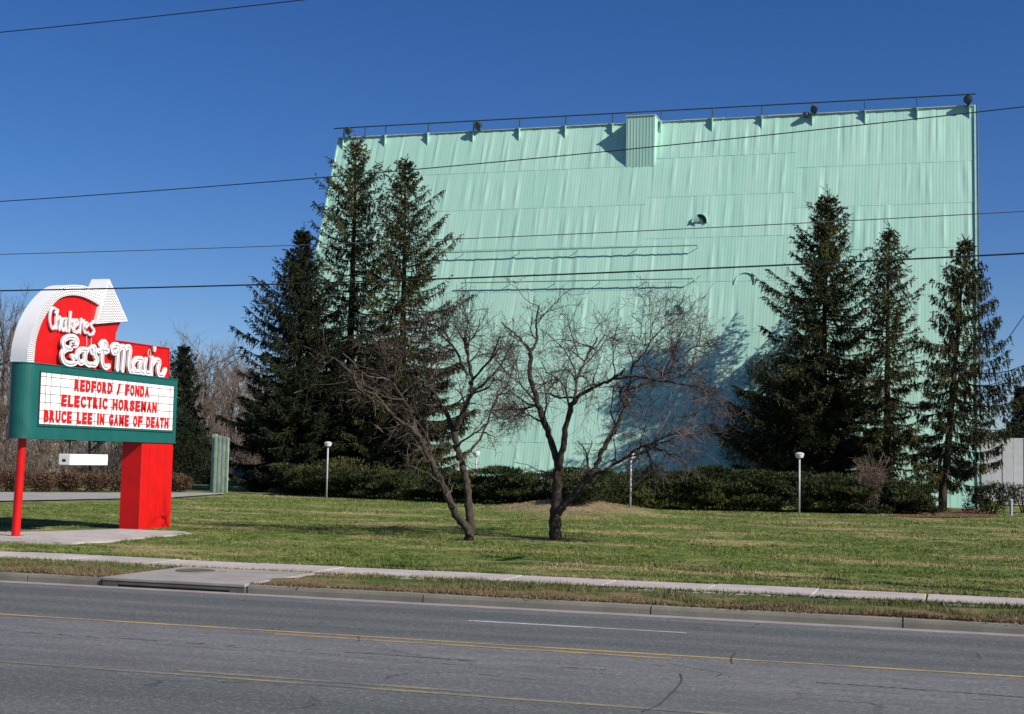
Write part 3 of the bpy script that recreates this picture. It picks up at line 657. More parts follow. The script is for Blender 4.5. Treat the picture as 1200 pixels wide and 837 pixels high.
# ================================================================== SPRUCES
def spruce(name, label, cat, top, basepx, Y, prof, seed, mat='needle', dens=1.0, clampw=True, group=None, low=.05, bar=.5, tilt=.0, leaf=(.12, .05), back=1.0, lowd=1.0, sweep=1.0, lay=1.0, latw=.6, hangk=1.0):
    rng = np.random.default_rng(seed); T = ony(top[0], top[1], Y); zb = float(hgt(T[0], Y)); B = ony(basepx, 585, Y); B[2] = zb
    H = T[2]-zb; dpt = (T-CAM)@FW; s = F_PX/dpt
    e = empty(name, (B[0], B[1], zb), label, cat, group)
    g = Geo(); ax = lambda f_: B+(T-B)*f_
    g.tube([ax(f_)+np.array([rng.normal(0, .02), rng.normal(0, .02), -.2 if f_ == 0 else 0]) for f_ in np.linspace(0, 1, 14)], [max(.02, H*.0145*(1-f_)**.9+.02) for f_ in np.linspace(0, 1, 14)], 9)
    fr = [p[0] for p in prof]; rl = [p[1]/s for p in prof]; rr = [p[2]/s for p in prof]
    P, D = [], []; br = Geo(); f_ = low
    while f_ < .985:
        nb = int(rng.integers(4, 7)*(1+(lowd-1)*(1-smooth(.25, .5, np.array(f_))))*lay**.6); a0 = rng.uniform(0, 6.28)
        for k in range(nb):
            a = a0+k*6.28/nb+rng.uniform(-.35, .35); ca, sa = math.cos(a), math.sin(a); q = 1-f_
            wl = (1-ca)/2; r = (np.interp(q, fr, rl)*wl+np.interp(q, fr, rr)*(1-wl)); 
            r = r*(1+(back-1)*max(0, sa)); r = r*rng.choice([.5, .8, 1.0, 1.22], p=[.22, .28, .35, .15])*rng.uniform(.88, 1.08)+.12
            c = ax(f_+rng.uniform(-.006, .006)); n = 9; t = np.linspace(0, 1, n)
            up = sweep*(.95*smooth(.35, .95, np.array(f_))+.12)-.30*(1-f_)**1.5-.02+rng.uniform(-.14, .14); curve = .22*(1-smooth(.6, 1, np.array(f_)))+.03
            z = r*(up*t-curve*.9*t+curve*1.25*t**2.6)-.04*r*np.sin(t*3.1)
            out = np.array([ca, sa, 0]); lat = np.array([-sa, ca, 0]); w_ = rng.uniform(-.12, .12)
            pts = c+out*(r*t)[:, None]+lat*(w_*r*t*t)[:, None]+ZZ*z[:, None]
            if clampw: pts[:, 1] = np.minimum(pts[:, 1], SL0+SLK*pts[:, 2]-.25)
            br.tube(pts, .03*(1-t*.8)*min(1.6, max(.5, r/2.2)), 3, cap=False)
            m = int(max(5, r/.115)*dens*(1+1.1*(1-smooth(.2, .6, np.array(f_)))))*2; tt = rng.uniform(.06, 1, m)**.8; base = np.stack([np.interp(tt, t, pts[:, i]) for i in range(3)], 1)
            tang = pts[-1]-pts[0]; tang /= np.linalg.norm(tang)+1e-9; sgn = rng.choice([-1, 1], m)
            ln = (.2+.36*np.sqrt(r/3.)*(1-.6*tt))*rng.uniform(.5, 1.3, m)*(1 if f_ < .9 else .6)
            hang = hangk*np.where(rng.uniform(0, 1, m) < bar, rng.uniform(.8, 2.4, m), .15)*(1-.7*smooth(.8, 1, np.array(f_)))
            d = lat[None]*(sgn*latw)[:, None]+tang[None]*.55-ZZ[None]*hang[:, None]+rng.normal(0, .12, (m, 3)); d /= np.linalg.norm(d, axis=1)[:, None]
            P.append(base); D.append(d*ln[:, None])
        f_ += (.0115+.011*(1-f_))*(13/H)**.35/dens**.3*lay
    # leader
    m = 20; tt = rng.uniform(.93, 1.0, m); P.append(np.array([ax(q) for q in tt])); D.append(rng.normal(0, .18, (m, 3))+ZZ*.25)
    P = np.vstack(P); D = np.vstack(D); K = 12; L = []
    for k in range(K):
        u = rng.uniform(0, 1, (len(P), 1)); b = P+D*u; L.append(leaves(b, D, rng, leaf[0], leaf[1], .85))
    L = np.concatenate(L)
    if clampw:
        y = L[:, :, 1]; lim = SL0+SLK*L[:, :, 2]-.12; L = L[(y.max(1) < lim.min(1))]
    g.build('trunk', M['sbark'], e, smooth=True); link('crown', fast_mesh('crown', L), M[mat], e)
    br.build('branches', M['sbark'], e, fixn=False)
    return e
SG = 'spruces in front of the screen'
spruce('spruce_tree', 'darkest bushy spruce left of the screen edge, against the sky', 'tree', (355, 271), 346, 70.5, [(0, 2, 2), (.1, 14, 14), (.2, 28, 25), (.35, 58, 45), (.5, 62, 60), (.62, 74, 66), (.8, 74, 70), (1, 60, 64)], 1, 'needle2', 1.6, clampw=False, lowd=1.8, sweep=.6)
spruce('spruce_tree', 'tallest spruce, rising over the left end of the screen top', 'tree', (418, 164), 405, 74.0, [(0, 2, 2), (.06, 12, 14), (.12, 26, 26), (.2, 50, 32), (.35, 42, 42), (.5, 58, 55), (.7, 66, 62), (.85, 66, 62), (1, 50, 50)], 2, dens=1.15, lowd=1.9, sweep=.7, lay=1.5, hangk=1.2)
spruce('spruce_tree', 'second tallest spruce, the right one of the left cluster', 'tree', (475, 187), 470, 73.0, [(0, 2, 2), (.08, 16, 16), (.16, 24, 32), (.3, 40, 52), (.38, 45, 66), (.55, 52, 66), (.75, 66, 76), (.9, 66, 70), (1, 60, 60)], 3, dens=1.2, lowd=1.9, sweep=.7, lay=1.5, hangk=1.2)
spruce('spruce_tree', 'broad dense spruce, leftmost of the right three, casting the blue shadow', 'tree', (970, 225), 962, 77.3, [(0, 2, 2), (.1, 17, 14), (.2, 28, 24), (.3, 40, 33), (.36, 66, 38), (.42, 66, 42), (.55, 72, 48), (.7, 86, 50), (.85, 104, 52), (1, 114, 48)], 4, dens=1.5, back=1.9, lowd=1.8, sweep=.6, lay=1.5)
spruce('spruce_tree', 'slender see-through middle spruce between the two outer ones on the right', 'tree', (1042, 266), 1038, 76.3, [(0, 2, 2), (.1, 14, 12), (.25, 26, 30), (.45, 34, 40), (.6, 38, 42), (.8, 40, 40), (1, 30, 30)], 5, dens=.95, back=1.4, sweep=.7, lay=1.15)
spruce('spruce_tree', 'layered spruce with drooping branches at the right edge of the screen', 'tree', (1132, 281), 1104, 70.8, [(0, 2, 2), (.1, 18, 18), (.22, 34, 34), (.3, 28, 50), (.38, 38, 58), (.5, 40, 76), (.6, 38, 78), (.7, 40, 72), (.85, 40, 66), (.95, 14, 40), (1, 8, 10)], 6, dens=1.1, lay=2.1, latw=.4, hangk=1.5, low=.13, bar=.85, sweep=.45)
spruce('spruce_tree', 'small distant dark spruce behind the red pillar of the sign', 'tree', (215, 408), 216, 86, [(0, 2, 2), (.15, 12, 10), (.4, 22, 18), (.7, 26, 26), (1, 28, 36)], 7, 'needle2', 1.2, clampw=False)
spruce('fir_tree', 'dark evergreen behind the white fence at the right edge', 'tree', (1196, 455), 1198, 100, [(0, 2, 2), (.3, 14, 14), (.6, 24, 22), (1, 30, 25)], 8, 'needle2', 1.3, clampw=False)

# ================================================================== HEDGES AND SHRUBS
def foliage(blobs, rng, per=900, size=.13, wdt=.05, updir=.5, zmin=None):
    L = []
    for (c, r) in blobs:
        n = int(per*(r[0]*r[1]+r[0]*r[2]+r[1]*r[2])/3); d = rng.normal(0, 1, (n, 3)); d /= np.linalg.norm(d, axis=1)[:, None]
        q = rng.uniform(.55, 1.05, (n, 1)); lump = 1+.12*np.sin(d[:, :1]*9+c[0]*3)*np.sin(d[:, 2:3]*8+c[1])
        P = np.array(c)+d*np.array(r)*q*lump; P = P[P[:, 2] > (hgt(P[:, 0], P[:, 1])+.02)]; dd = (P-np.array(c))/np.array(r)
        L.append(leaves(P, dd*.7+ZZ*updir, rng, size, wdt))
    return np.concatenate(L)
def hedge(name, label, cat, pxa, pxb, basepy, toppy, dep, mat, seed, step=1.0, per=800, wob=.16, size=.13, Yfix=None, stem='sbark', plates=4):
    rng = np.random.default_rng(seed); a = gnd(pxa, basepy(pxa)); b = gnd(pxb, basepy(pxb)); n = int(abs(b[0]-a[0])/step)+1; blobs = []; e = None
    for i in range(n+1):
        px = pxa+(pxb-pxa)*i/n; p = gnd(px, basepy(px))
        if Yfix: p = ony(px, basepy(px), Yfix); p[2] = float(hgt(p[0], p[1]))
        top = ony(px, toppy(px), p[1]+dep/2)[2]; h = top-p[2]
        if e is None: e = empty(name, (p[0], p[1]+dep/2, p[2]), label, cat); st = Geo()
        for k in range(3):
            hh = h*rng.uniform(1-wob, 1+wob*.4); y = p[1]+dep*(.3+.22*k)+rng.uniform(-.15, .15); x = p[0]+rng.uniform(-.4, .4)
            blobs.append(((x, y, p[2]+hh*.45), (step*.66*rng.uniform(.8, 1.2), dep*.27*rng.uniform(.8, 1.2), hh*.46)))
            for q in range(plates):
                zq = rng.uniform(.12, .97); blobs.append(((x+rng.uniform(-.7, .7), p[1]+dep*(.12+.3*k)+rng.uniform(-.3, .3)*dep*.5-.25*(1-zq), p[2]+hh*zq), (step*rng.uniform(.35, .8), dep*.2*rng.uniform(.6, 1.2), hh*rng.uniform(.05, .1))))
            st.tube([(x, y, p[2]-.1), (x+rng.uniform(-.1, .1), y, p[2]+hh*.6)], [.05, .02], 5)
    L = foliage(blobs, rng, per, size, .055)
    link('foliage', fast_mesh('foliage', L), M[mat], e); st.build('stems', M[stem], e, fixn=False, kind='stuff')
    return e
lb = lambda xs_, ys_: (lambda x: float(np.interp(x, xs_, ys_)))
hedge('evergreen_hedge', 'long dark clipped evergreen hedge along the foot of the screen between the spruce groups', 'hedge', 330, 1075, lb([330, 600, 850, 1080], [580, 592, 599, 603]), lb([330, 420, 500, 600, 700, 850, 1000, 1080], [545, 550, 552, 548, 549, 548, 556, 570]), 3.2, 'yew', 21, per=2600, size=.13, wob=.2)
def shrub(name, label, cat, blobs_px, Y, mat, seed, per=2000, size=.13):
    rng = np.random.default_rng(seed); bl = []
    for px, py, rx, rz in blobs_px:
        c = ony(px, py, Y+rng.uniform(-.3, .3)); s = F_PX/((c-CAM)@FW); bl.append((tuple(c), (rx/s, rx/s*.8, rz/s)))
    z = float(hgt(bl[0][0][0], Y)); e = empty(name, (bl[0][0][0], Y, z), label, cat)
    link('foliage', fast_mesh('foliage', foliage(bl, rng, per, size)), M[mat], e)
    g = Geo(); c0 = bl[0][0]
    for k in range(7): a = k*.9; g.tube([(c0[0]+.08*math.cos(a), Y+.08*math.sin(a), z-.05), (c0[0]+.5*math.cos(a), Y+.4*math.sin(a), c0[2]+.15)], [.035, .012], 5)
    g.build('stems', M['sbark'], e, fixn=False); return e
shrub('shrub', 'small dark shrub at the foot of the layered spruce, left of its trunk', 'shrub', [(1078, 580, 16, 24), (1066, 588, 14, 16)], 67.5, 'yew', 31)
shrub('shrub', 'dark spreading shrub right of the screen corner in front of the white fence', 'shrub', [(1163, 584, 22, 20), (1145, 592, 16, 13), (1180, 580, 15, 14), (1150, 580, 12, 14)], 68, 'yew', 32, per=3200, size=.1)
shrub('shrub', 'dark spreading shrub at the right picture edge by the low post', 'shrub', [(1200, 580, 18, 13), (1215, 580, 14, 14)], 72, 'brown', 33, per=3200, size=.1)
shrub('shrub', 'low yellow-green juniper under the left spruces, behind the first lamp post', 'shrub', [(400, 552, 34, 16), (360, 560, 26, 16), (440, 560, 24, 14)], 64.5, 'needle', 34)
shrub('bushy_evergreen', 'rounded black-green evergreen bush under the left side of the broad right-hand spruce', 'bush', [(902, 455, 26, 44), (925, 440, 24, 44), (880, 505, 32, 40), (866, 522, 24, 30), (905, 510, 34, 42), (940, 500, 30, 48), (888, 432, 14, 12), (866, 487, 14, 12), (930, 470, 26, 50)], 76.2, 'needle', 36, per=1500, size=.17)
# bare pinkish shrub
def twiggy(name, label, cat, px, py, Y, n, hh, spread, mat, seed, r=.012):
    rng = np.random.default_rng(seed); c = ony(px, py, Y); z = float(hgt(c[0], Y)); e = empty(name, (c[0], Y, z), label, cat); g = Geo(); g2 = Geo()
    for k in range(n):
        a = rng.uniform(0, 6.28); s_ = spread*rng.uniform(.2, 1); h = hh*rng.uniform(.6, 1.1); t = np.linspace(0, 1, 5)
        pts = np.stack([c[0]+.1*math.cos(a)+s_*math.cos(a)*t**1.2+rng.normal(0, .03, 5), Y+s_*math.sin(a)*t**1.2*.8+rng.normal(0, .03, 5), z+h*np.sin(t*1.6)], 1)
        (g if k < 12 else g2).tube(pts, r*(1.4-t), 3, cap=False)
        for j in range(4):
            q = pts[rng.integers(1, 4)]; g2.tube([q, q+rng.normal(0, .2, 3)+np.array([0, 0, .1]), q+rng.normal(0, .3, 3)+np.array([0, 0, .15])], [r*.8, r*.6, r*.4], 3, cap=False)
    g.build('stems', M[mat], e, fixn=False); g2.build('twigs', M[mat], e, fixn=False); return e
twiggy('bare_shrub', 'leafless pinkish shrub poking out of the hedge by the middle right spruce', 'shrub', 1020, 560, 63.2, 75, 2.15, .85, 'pinktwig', 41, r=.009)
# reddish brown clipped hedge behind the sign
hedge('brown_hedge', 'reddish brown leafless clipped hedge across the drive behind the sign post', 'hedge', -60, 196, lb([-60, 200], [576, 576]), lb([-60, 40, 130, 200], [548, 549, 551, 553]), 1.6, 'hedgetwig', 51, step=.9, per=5200, wob=.1, size=.1, plates=0)
# mulch bed
g = Geo(); pts = [gnd(*p, .012) for p in [(1040, 604), (1075, 606), (1160, 606), (1172, 600), (1150, 596), (1060, 597)]]; g.add(pts, [tuple(range(6))]); g.build('mulch_bed', M['mulch'], kind='structure')

# ================================================================== BARE CRABAPPLE TREES (limbs traced, twigs grown)
def grow(name, label, limbs, Y, base, seed, cen, rads, ntw=7, density=1.0):
    rng = np.random.default_rng(seed); B = gnd(*base); e = empty(name, B, label, 'tree'); g, tw = Geo(), Geo()
    def P3(px, py, dy): return ony(px, py, B[1]+dy)
    C0 = P3(cen[0], cen[1], 0); s = F_PX/((C0-CAM)@FW); RR = np.array([rads[0]/s, rads[0]/s*.8, rads[1]/s])
    inside = lambda p: (((p-C0)/RR)**2).sum() < 1.1
    pend = []
    for pts, r0, r1, dy0, dy1 in limbs:
        n = len(pts); c = [np.array([*P3(p[0], p[1], dy0+(dy1-dy0)*(i/(n-1)))]) for i, p in enumerate(pts)]
        cc = catmull(c, 5); m = len(cc); cc = np.array(cc)+rng.normal(0, .018, (m, 3)); t = np.linspace(0, 1, m); rr = (r0+(r1-r0)*t**.8)*(1+rng.normal(0, .06, m))
        cc[0] = c[0]; g.tube(cc, rr, 8); pend.append((cc, rr, r0 > .09))
    def side(cc, rr, level, k, L0):
        L_ = np.linalg.norm(np.diff(cc, axis=0), axis=1).sum()
        for _ in range(k):
            u = rng.uniform(.22 if level == 0 else .12, 1.0); i = u*(len(cc)-1); j = int(min(len(cc)-2, i)); p = cc[j]+(cc[j+1]-cc[j])*(i-j)
            tan = cc[j+1]-cc[j]; tan /= np.linalg.norm(tan)+1e-9
            d = tan*.55+rng.normal(0, .62, 3)+(p-C0)/RR*.28+ZZ*(.12 if level < 2 else -.02); d /= np.linalg.norm(d)+1e-9
            ln = L0*rng.uniform(.5, 1.25); m = 6 if level < 2 else 4; q = [p]; dd = d.copy()
            for h in range(m-1):
                dd = dd+rng.normal(0, .24, 3)+ZZ*(-.05 if level == 1 else .02); dd /= np.linalg.norm(dd); q.append(q[-1]+dd*ln/(m-1))
            q = np.array(q)
            if not inside(q[-1]) and rng.uniform() < .8:
                q = p+(q-p)*.45
                if not inside(q[-1]) and rng.uniform() < .6: continue
            r0 = min(rr[j]*.6, (.034, .016, .0105, .0085)[level]); rq = np.linspace(r0, max(.0055, r0*.45), m)
            (g if level == 0 else tw).tube(q, rq, 5 if level == 0 else 3, cap=False)
            if level < 3: side(q, rq, level+1, int((ntw, 5, 3)[level]*density*rng.uniform(.6, 1.3)), L0*(.62, .55, .5)[level])
    for cc, rr, big in pend:
        L_ = np.linalg.norm(np.diff(cc, axis=0), axis=1).sum(); side(cc, rr, 0, int(L_*(3.7 if not big else 1.1)), 1.6)
    g.build('trunk', M['abark'], e, fixn=False, smooth=True); tw.build('twigs', M['twig'], e, fixn=False); return e
limbsA = [([(551, 634), (546, 618), (532, 598), (520, 570), (508, 548), (494, 520), (484, 502)], .125, .07, 0, -.8),
          ([(550, 634), (551, 610), (548, 580), (545, 555), (538, 530), (532, 505)], .13, .085, 0, .4),
          ([(532, 505), (520, 480), (500, 462), (480, 450)], .08, .03, .4, 1.2), ([(532, 505), (545, 478), (553, 450), (548, 415), (545, 395)], .09, .03, .4, .0),
          ([(484, 502), (462, 490), (445, 466), (425, 457), (414, 442), (400, 425), (385, 418), (372, 425)], .055, .018, -.8, -1.6), ([(418, 444), (404, 449), (390, 462)], .025, .014, -1.4, -1.2),
          ([(494, 520), (480, 480), (462, 450), (450, 420), (455, 395)], .06, .02, -.8, .8), ([(548, 440), (530, 405), (515, 385), (490, 375)], .04, .02, 0, 1), ([(550, 450), (575, 420), (585, 395)], .04, .018, .1, -.6),
          ([(508, 548), (500, 500), (505, 450), (520, 410)], .05, .02, -.4, 1.4), ([(540, 540), (565, 510), (580, 470), (598, 450)], .04, .018, .3, 1.5)]
grow('bare_apple_tree', 'leafless twin-trunked tree on the lawn in front of the left spruces', limbsA, 36, (550, 633), 61, (502, 450), (114, 120), density=.7)
limbsB = [([(652, 632), (650, 612), (652, 590), (653, 565), (654, 548)], .19, .125, 0, 0),
          ([(654, 550), (648, 525), (640, 500), (632, 478), (624, 455), (621, 432), (622, 412)], .11, .06, 0, .2),
          ([(622, 412), (612, 400), (602, 390), (588, 378)], .05, .02, .2, -.6), ([(622, 412), (630, 398), (628, 378), (632, 358)], .05, .02, .2, .8),
          ([(655, 552), (660, 520), (664, 495), (670, 475), (682, 462), (700, 452), (718, 444), (732, 434)], .10, .035, 0, -.8), ([(672, 474), (678, 440), (690, 415), (700, 395)], .05, .02, -.3, 1.2),
          ([(654, 602), (668, 584), (685, 566), (698, 548), (708, 525), (722, 500), (733, 475), (736, 455)], .11, .045, 0, .6),
          ([(736, 456), (755, 450), (778, 440), (796, 420), (820, 405), (842, 408)], .045, .018, .6, 1.4), ([(735, 460), (742, 430), (758, 410), (770, 390)], .04, .018, .6, 0),
          ([(692, 560), (715, 548), (738, 532), (755, 523), (775, 528), (795, 538)], .055, .02, .1, -.8), ([(755, 523), (785, 510), (800, 505), (815, 515)], .025, .014, -.2, -1.2),
          ([(718, 444), (750, 442), (790, 450), (822, 455), (845, 475), (858, 492)], .035, .014, -.6, -1.4), ([(640, 498), (618, 486), (600, 478), (580, 480)], .03, .014, 0, .9), ([(632, 478), (612, 452), (596, 440), (580, 420)], .03, .014, 0, -1)]
grow('bare_apple_tree', 'leafless wide tree on the lawn in front of the middle of the screen', limbsB, 39, (652, 632), 62, (715, 450), (148, 128), density=1.02)

# ================================================================== BARE WOODS BEHIND
def bare_variant(H, seed, spread=.55):
    rng = np.random.default_rng(seed); g, tw = Geo(), Geo()
    def rec(p, d, ln, r, lv):
        m = 5; q = [np.array(p)]; dd = np.array(d)
        for i in range(m-1):
            dd = dd+rng.normal(0, .1+.03*lv, 3)+ZZ*.05; dd /= np.linalg.norm(dd); q.append(q[-1]+dd*ln/(m-1))
        q = np.array(q); (g if lv < 2 else tw).tube(q, np.linspace(r, r*.5, m), 6 if lv == 0 else 3, cap=False)
        if lv == 4: return
        k = (11, 6, 5, 4)[lv]
        for i in range(k):
            u = rng.uniform(.25 if lv == 0 else .2, 1)*(m-1); j = int(min(m-2, u)); p2 = q[j]+(q[j+1]-q[j])*(u-j)
            t = (q[j+1]-q[j]); t /= np.linalg.norm(t); d2 = t*.75+rng.normal(0, spread, 3)*[1, 1, .5]+ZZ*.25; d2 /= np.linalg.norm(d2)
            rec(p2, d2, ln*(.55, .58, .6, .6)[lv]*rng.uniform(.7, 1.2)*(1.15-.4*u/(m-1) if lv == 0 else 1), max(.012, r*(.42, .5, .5, .6)[lv]), lv+1)
    rec((0, 0, -.2), (0, 0, 1.), H*.72, H*.016, 0)
    return g.mesh('trunk', fixn=False), tw.mesh('twigs', fixn=False)
variants = [bare_variant(12, 71), bare_variant(12, 72, .45), bare_variant(12, 73, .6), bare_variant(12, 74, .5)]
def bare_tree(px, py_top, Y, vi, label, rot):
    T = ony(px, py_top, Y); z = float(hgt(T[0], min(Y, 150))) ; s = max(.2, (T[2]-z)/11.2)
    e = empty('bare_tree', (T[0], Y, z), label, 'tree', 'bare woodland trees behind the sign'); e.rotation_euler[2] = rot; e.scale = (s, s, s)
    for n_, me, mt in (('trunk', variants[vi][0], M['fbark']), ('crown', variants[vi][1], M['ftwig'])):
        o = bpy.data.objects.new(n_, me); COL.objects.link(o); o.parent = e
        if not me.materials: me.materials.append(mt)
    return e
BT = [(4, 372, 105, 0, 'tall bare tree at the left picture edge beside the curved white arrow band'), (30, 420, 110, 1, None), (62, 430, 118, 2, None), (95, 425, 122, 3, None), (128, 430, 116, 1, None), (-25, 380, 98, 2, None),
      (160, 440, 125, 0, None), (185, 425, 120, 2, None), (243, 413, 108, 0, 'bare grey tree above the small green gate panel'), (262, 430, 104, 1, 'bare grey tree touching the leftmost spruce'), (228, 440, 118, 3, 'bare tree right behind the small distant spruce'), (285, 425, 124, 2, 'bare tree mostly hidden by the leftmost spruce'),
      (-55, 400, 112, 3, None), (12, 440, 96, 3, None), (48, 455, 94, 0, None), (110, 462, 93, 2, None), (142, 455, 98, 3, None), (310, 440, 118, 1, None), (252, 455, 100, 3, 'low brown bare tree just behind the green gate panel'), (80, 450, 100, 1, None)]
BL = {(30, 420): 'bare tree showing behind the white back of the curved arrow band', (62, 430): 'bare tree behind the left half of the green cabinet, above the tiny pale house', (-25, 380): 'bare tree cut off by the left picture edge beside the tall one',
      (-55, 400): 'bare tree almost wholly outside the left picture edge', (12, 440): 'low bare tree at the left picture edge just left of the red post', (110, 462): 'bare tree showing just above the small hanging white box', (185, 425): 'bare tree directly behind the top of the red pillar',
      (95, 425): 'bare tree rising behind the middle of the green cabinet, far back', (128, 430): 'bare tree between the hanging white box and the red pillar', (160, 440): 'bare tree hidden behind the left face of the red pillar', (142, 455): 'low bare tree just left of the red pillar above the hedge', (80, 450): 'bare tree seen through the gap above the hanging white box',
      (48, 455): 'low bare tree right of the red post, above the brown hedge', (310, 440): 'bare tree wholly behind the leftmost dark spruce'}
for i, (px, py, Y, vi, lab, ) in enumerate(BT):
    lab = lab or BL.get((px, py))
    bare_tree(px, py, Y, vi, lab or ('leafless brown woodland tree left of the marquee, above the brown hedge' if px < 60 else 'leafless brown woodland tree seen behind and beneath the green marquee cabinet'), i*1.7)
# brush under the trees
rng = np.random.default_rng(77); n = 52000; X = rng.uniform(-100, -47, n); Yb = rng.uniform(88, 122, n); h = rng.uniform(.4, 1, n)**1.0*(5.2+1.6*np.sin(X*.4))
P = np.stack([X, Yb, .35+h*rng.uniform(0, 1, n)], 1); L = leaves(P, rng.normal(0, .5, (n, 3))+ZZ, rng, 1.1, .035, .9)
link('brushwood', fast_mesh('brushwood', L), M['ftwig'], kind='stuff')
rng = np.random.default_rng(78); n = 30000; X = rng.uniform(-75, -30, n); Yb = rng.uniform(124, 140, n); P = np.stack([X, Yb, .35+rng.uniform(0, 1, n)*(4.5+1.5*np.sin(X*.35))], 1)
link('far_thicket', fast_mesh('far_thicket', leaves(P, rng.normal(0, .5, (n, 3))+ZZ, rng, 1.4, .06, .9)), M['ftwig'], kind='stuff')
# dark evergreens filling behind the pillar
shrub('shrub', 'black-green bushy mass under the small distant spruce right of the red pillar', 'shrub', [(222, 545, 26, 34), (238, 552, 18, 26), (205, 550, 20, 30), (228, 515, 18, 26), (215, 500, 14, 24)], 82, 'needle2', 35, per=1600, size=.16)

# ================================================================== FENCES, HOUSE
GY = 65.5
gt = ony(252, 512, GY); e = empty('green_gate_panel', (gt[0]+.5, GY, .3), 'pale green ribbed metal gate panel standing by the leftmost spruce', 'gate')
zt2 = ony(258, 510, GY)[2]
for i in range(7):
    xa = gt[0]+i*.115; g = Geo(); g.box((xa, GY-(.0 if i % 2 else .012), .32), (xa+.11, GY+.06, zt2-(.02*i))); g.build('slat', M['greenfence'], e)
g = Geo(); g.box((gt[0]-.22, GY+.1, .3), (gt[0]-.02, GY+.3, zt2+.05)); g.build('gate_post', M['greenfence'], e)
g = Geo(); g.box((gt[0]-.02, GY+.062, 1.), (gt[0]+.8, GY+.12, 1.12)); g.build('cross_rail', M['greenfence'], e)
a = ony(274, 548, 88); e = empty('pale_wall', (a[0]+2, 88, .3), 'low pale wall seen under the leftmost spruce', 'wall')
for i in range(6): g = Geo(); g.box((a[0]+i*.9, 88, .3), (a[0]+i*.9+.88, 88.15, a[2]+.02*(i % 2))); g.build('panel', M['slab'], e)
# white fence at right
e = empty('white_metal_fence', (5, 92, .4), 'tall white sheet metal fence right of the screen', 'fence'); x0_ = 1.6
zf = ony(1190, 513.5, 92)[2]
for i in range(20): xa = x0_+i*.62; g = Geo(); g.box((xa, 92+(.02 if i % 2 else 0), .4), (xa+.6, 92.08, zf)); g.build('panel', M['whitewall'], e)
for i in range(6): g = Geo(); g.box((x0_+i*2.48, 92.09, .3), (x0_+i*2.48+.1, 92.2, zf-.05)); g.build('fence_post', M['pole'], e)
# far white house glimpsed through the woods
p = ony(52, 540, 112); e = empty('far_house', (p[0], 113.5, .3), 'tiny pale house glimpsed through the brown woods behind the hedge', 'house')
g = Geo(); g.box((p[0]-.6, 112, .3), (p[0]+.6, 115, 3.2)); g.build('wall', M['house'], e)
g = Geo(); g.prism([(p[0]-.8, 111.8, 3.202), (p[0]+.8, 111.8, 3.202), (p[0], 111.8, 3.9)], (0, 3.4, 0)); g.build('roof', M['darkmetal'], e)
g = Geo(); g.box((p[0]-.3, 111.98, 1.8), (p[0]+.2, 111.999, 2.5)); g.build('window', M['darkmetal'], e)

# ================================================================== LAMP POSTS
for px, pb_, pt_, lab in ((382.5, 584, 520, 'lamp post at the foot of the left spruces, leftmost of the row'), (557, 586, 531, 'lamp post seen behind the twin-trunked bare tree'),
                       (738.5, 597, 534, 'lamp post partly hidden by the right twigs of the wide bare tree'), (936.5, 604, 533, 'lamp post in the open on the lawn before the right spruces')):
    b = gnd(px, pb_); t = ony(px+.8, pt_, b[1]); e = empty('lamp_post', b, lab, 'lamp post', 'low lamp posts along the hedge')
    g = Geo(); g.tube([(b[0], b[1], b[2]-.1), (b[0], b[1], t[2]-.05)], .04, 10); g.build('pole', M['pole'], e, smooth=True)
    g = Geo(); g.lathe((b[0], b[1], t[2]-.12), [(.06, -.03), (.14, .0), (.17, .07), (.17, .12)], 18); g.build('light_glass', M['bulb'], e)
    g = Geo(); g.lathe((b[0], b[1], t[2]-.0), [(.195, 0), (.19, .035), (.14, .08), (.07, .1), (.02, .105)], 18); g.build('lamp_cap', M['dome'], e)
b = gnd(1185, 604); e = empty('low_post', b, 'short grey post at the right edge of the lawn', 'post')
g = Geo(); g.tube([(b[0], b[1], b[2]-.1), (b[0], b[1], b[2]+.62)], .06, 8); g.build('shaft', M['pole'], e)
g = Geo(); g.lathe((b[0], b[1], b[2]+.62), [(.085, 0), (.085, .05), (.03, .08)], 10); g.build('cap', M['pole'], e)

# ================================================================== POLES AND WIRES
PY = 26.6
def pole(x, lab):
    e = empty('utility_pole', (x, PY, .1), lab, 'utility pole'); g = Geo(); g.tube([(x, PY, 0), (x, PY, 11.6)], [.16, .1], 10); g.build('pole', M['wood'], e)
    g = Geo(); g.box((x-.06, PY-1.1, 10.9), (x+.06, PY+.9, 11.05)); g.build('crossarm', M['wood'], e)
    g = Geo(); g.tube([(x, PY, 9.8), (x-.6, PY-1.4, 10.2), (x-1.95, PY-3.5, 10.25)], .04, 6); g.build('lamp_arm', M['pole'], e)
    g = Geo(); g.bbox((x-2.5, PY-3.9, 10.15), (x-1.75, PY-3.4, 10.35), .06); g.build('street_light', M['pole'], e); return e
pole(4.3, 'wooden utility pole just beyond the right edge of the view'); pole(-38.5, 'wooden utility pole far beyond the left edge of the view')
def wire(lab, pts, Y, r, mat, x1=4.3, x0=-38.5, deg=2):
    W = np.array([ony(*p, Y) for p in pts]); c = np.polyfit(W[:, 0], W[:, 2], deg); xs = np.linspace(x0, x1, 60)
    g = Geo(); g.tube([(x, Y, np.polyval(c, x)) for x in xs], r, 6); return g.build('overhead_wire', M[mat], label=lab, cat='wire', group='overhead wires along the road')
wire('topmost wire, crossing only the upper left corner of the sky', [(0, 38), (180, 19.5), (355, 0)], PY, .011, 'cable')
wire('steepest long wire, crossing the screen just below the top box', [(0, 236), (260, 218), (540, 194), (820, 166), (1140, 132), (1200, 125.5)], PY-.1, .0105, 'cable')
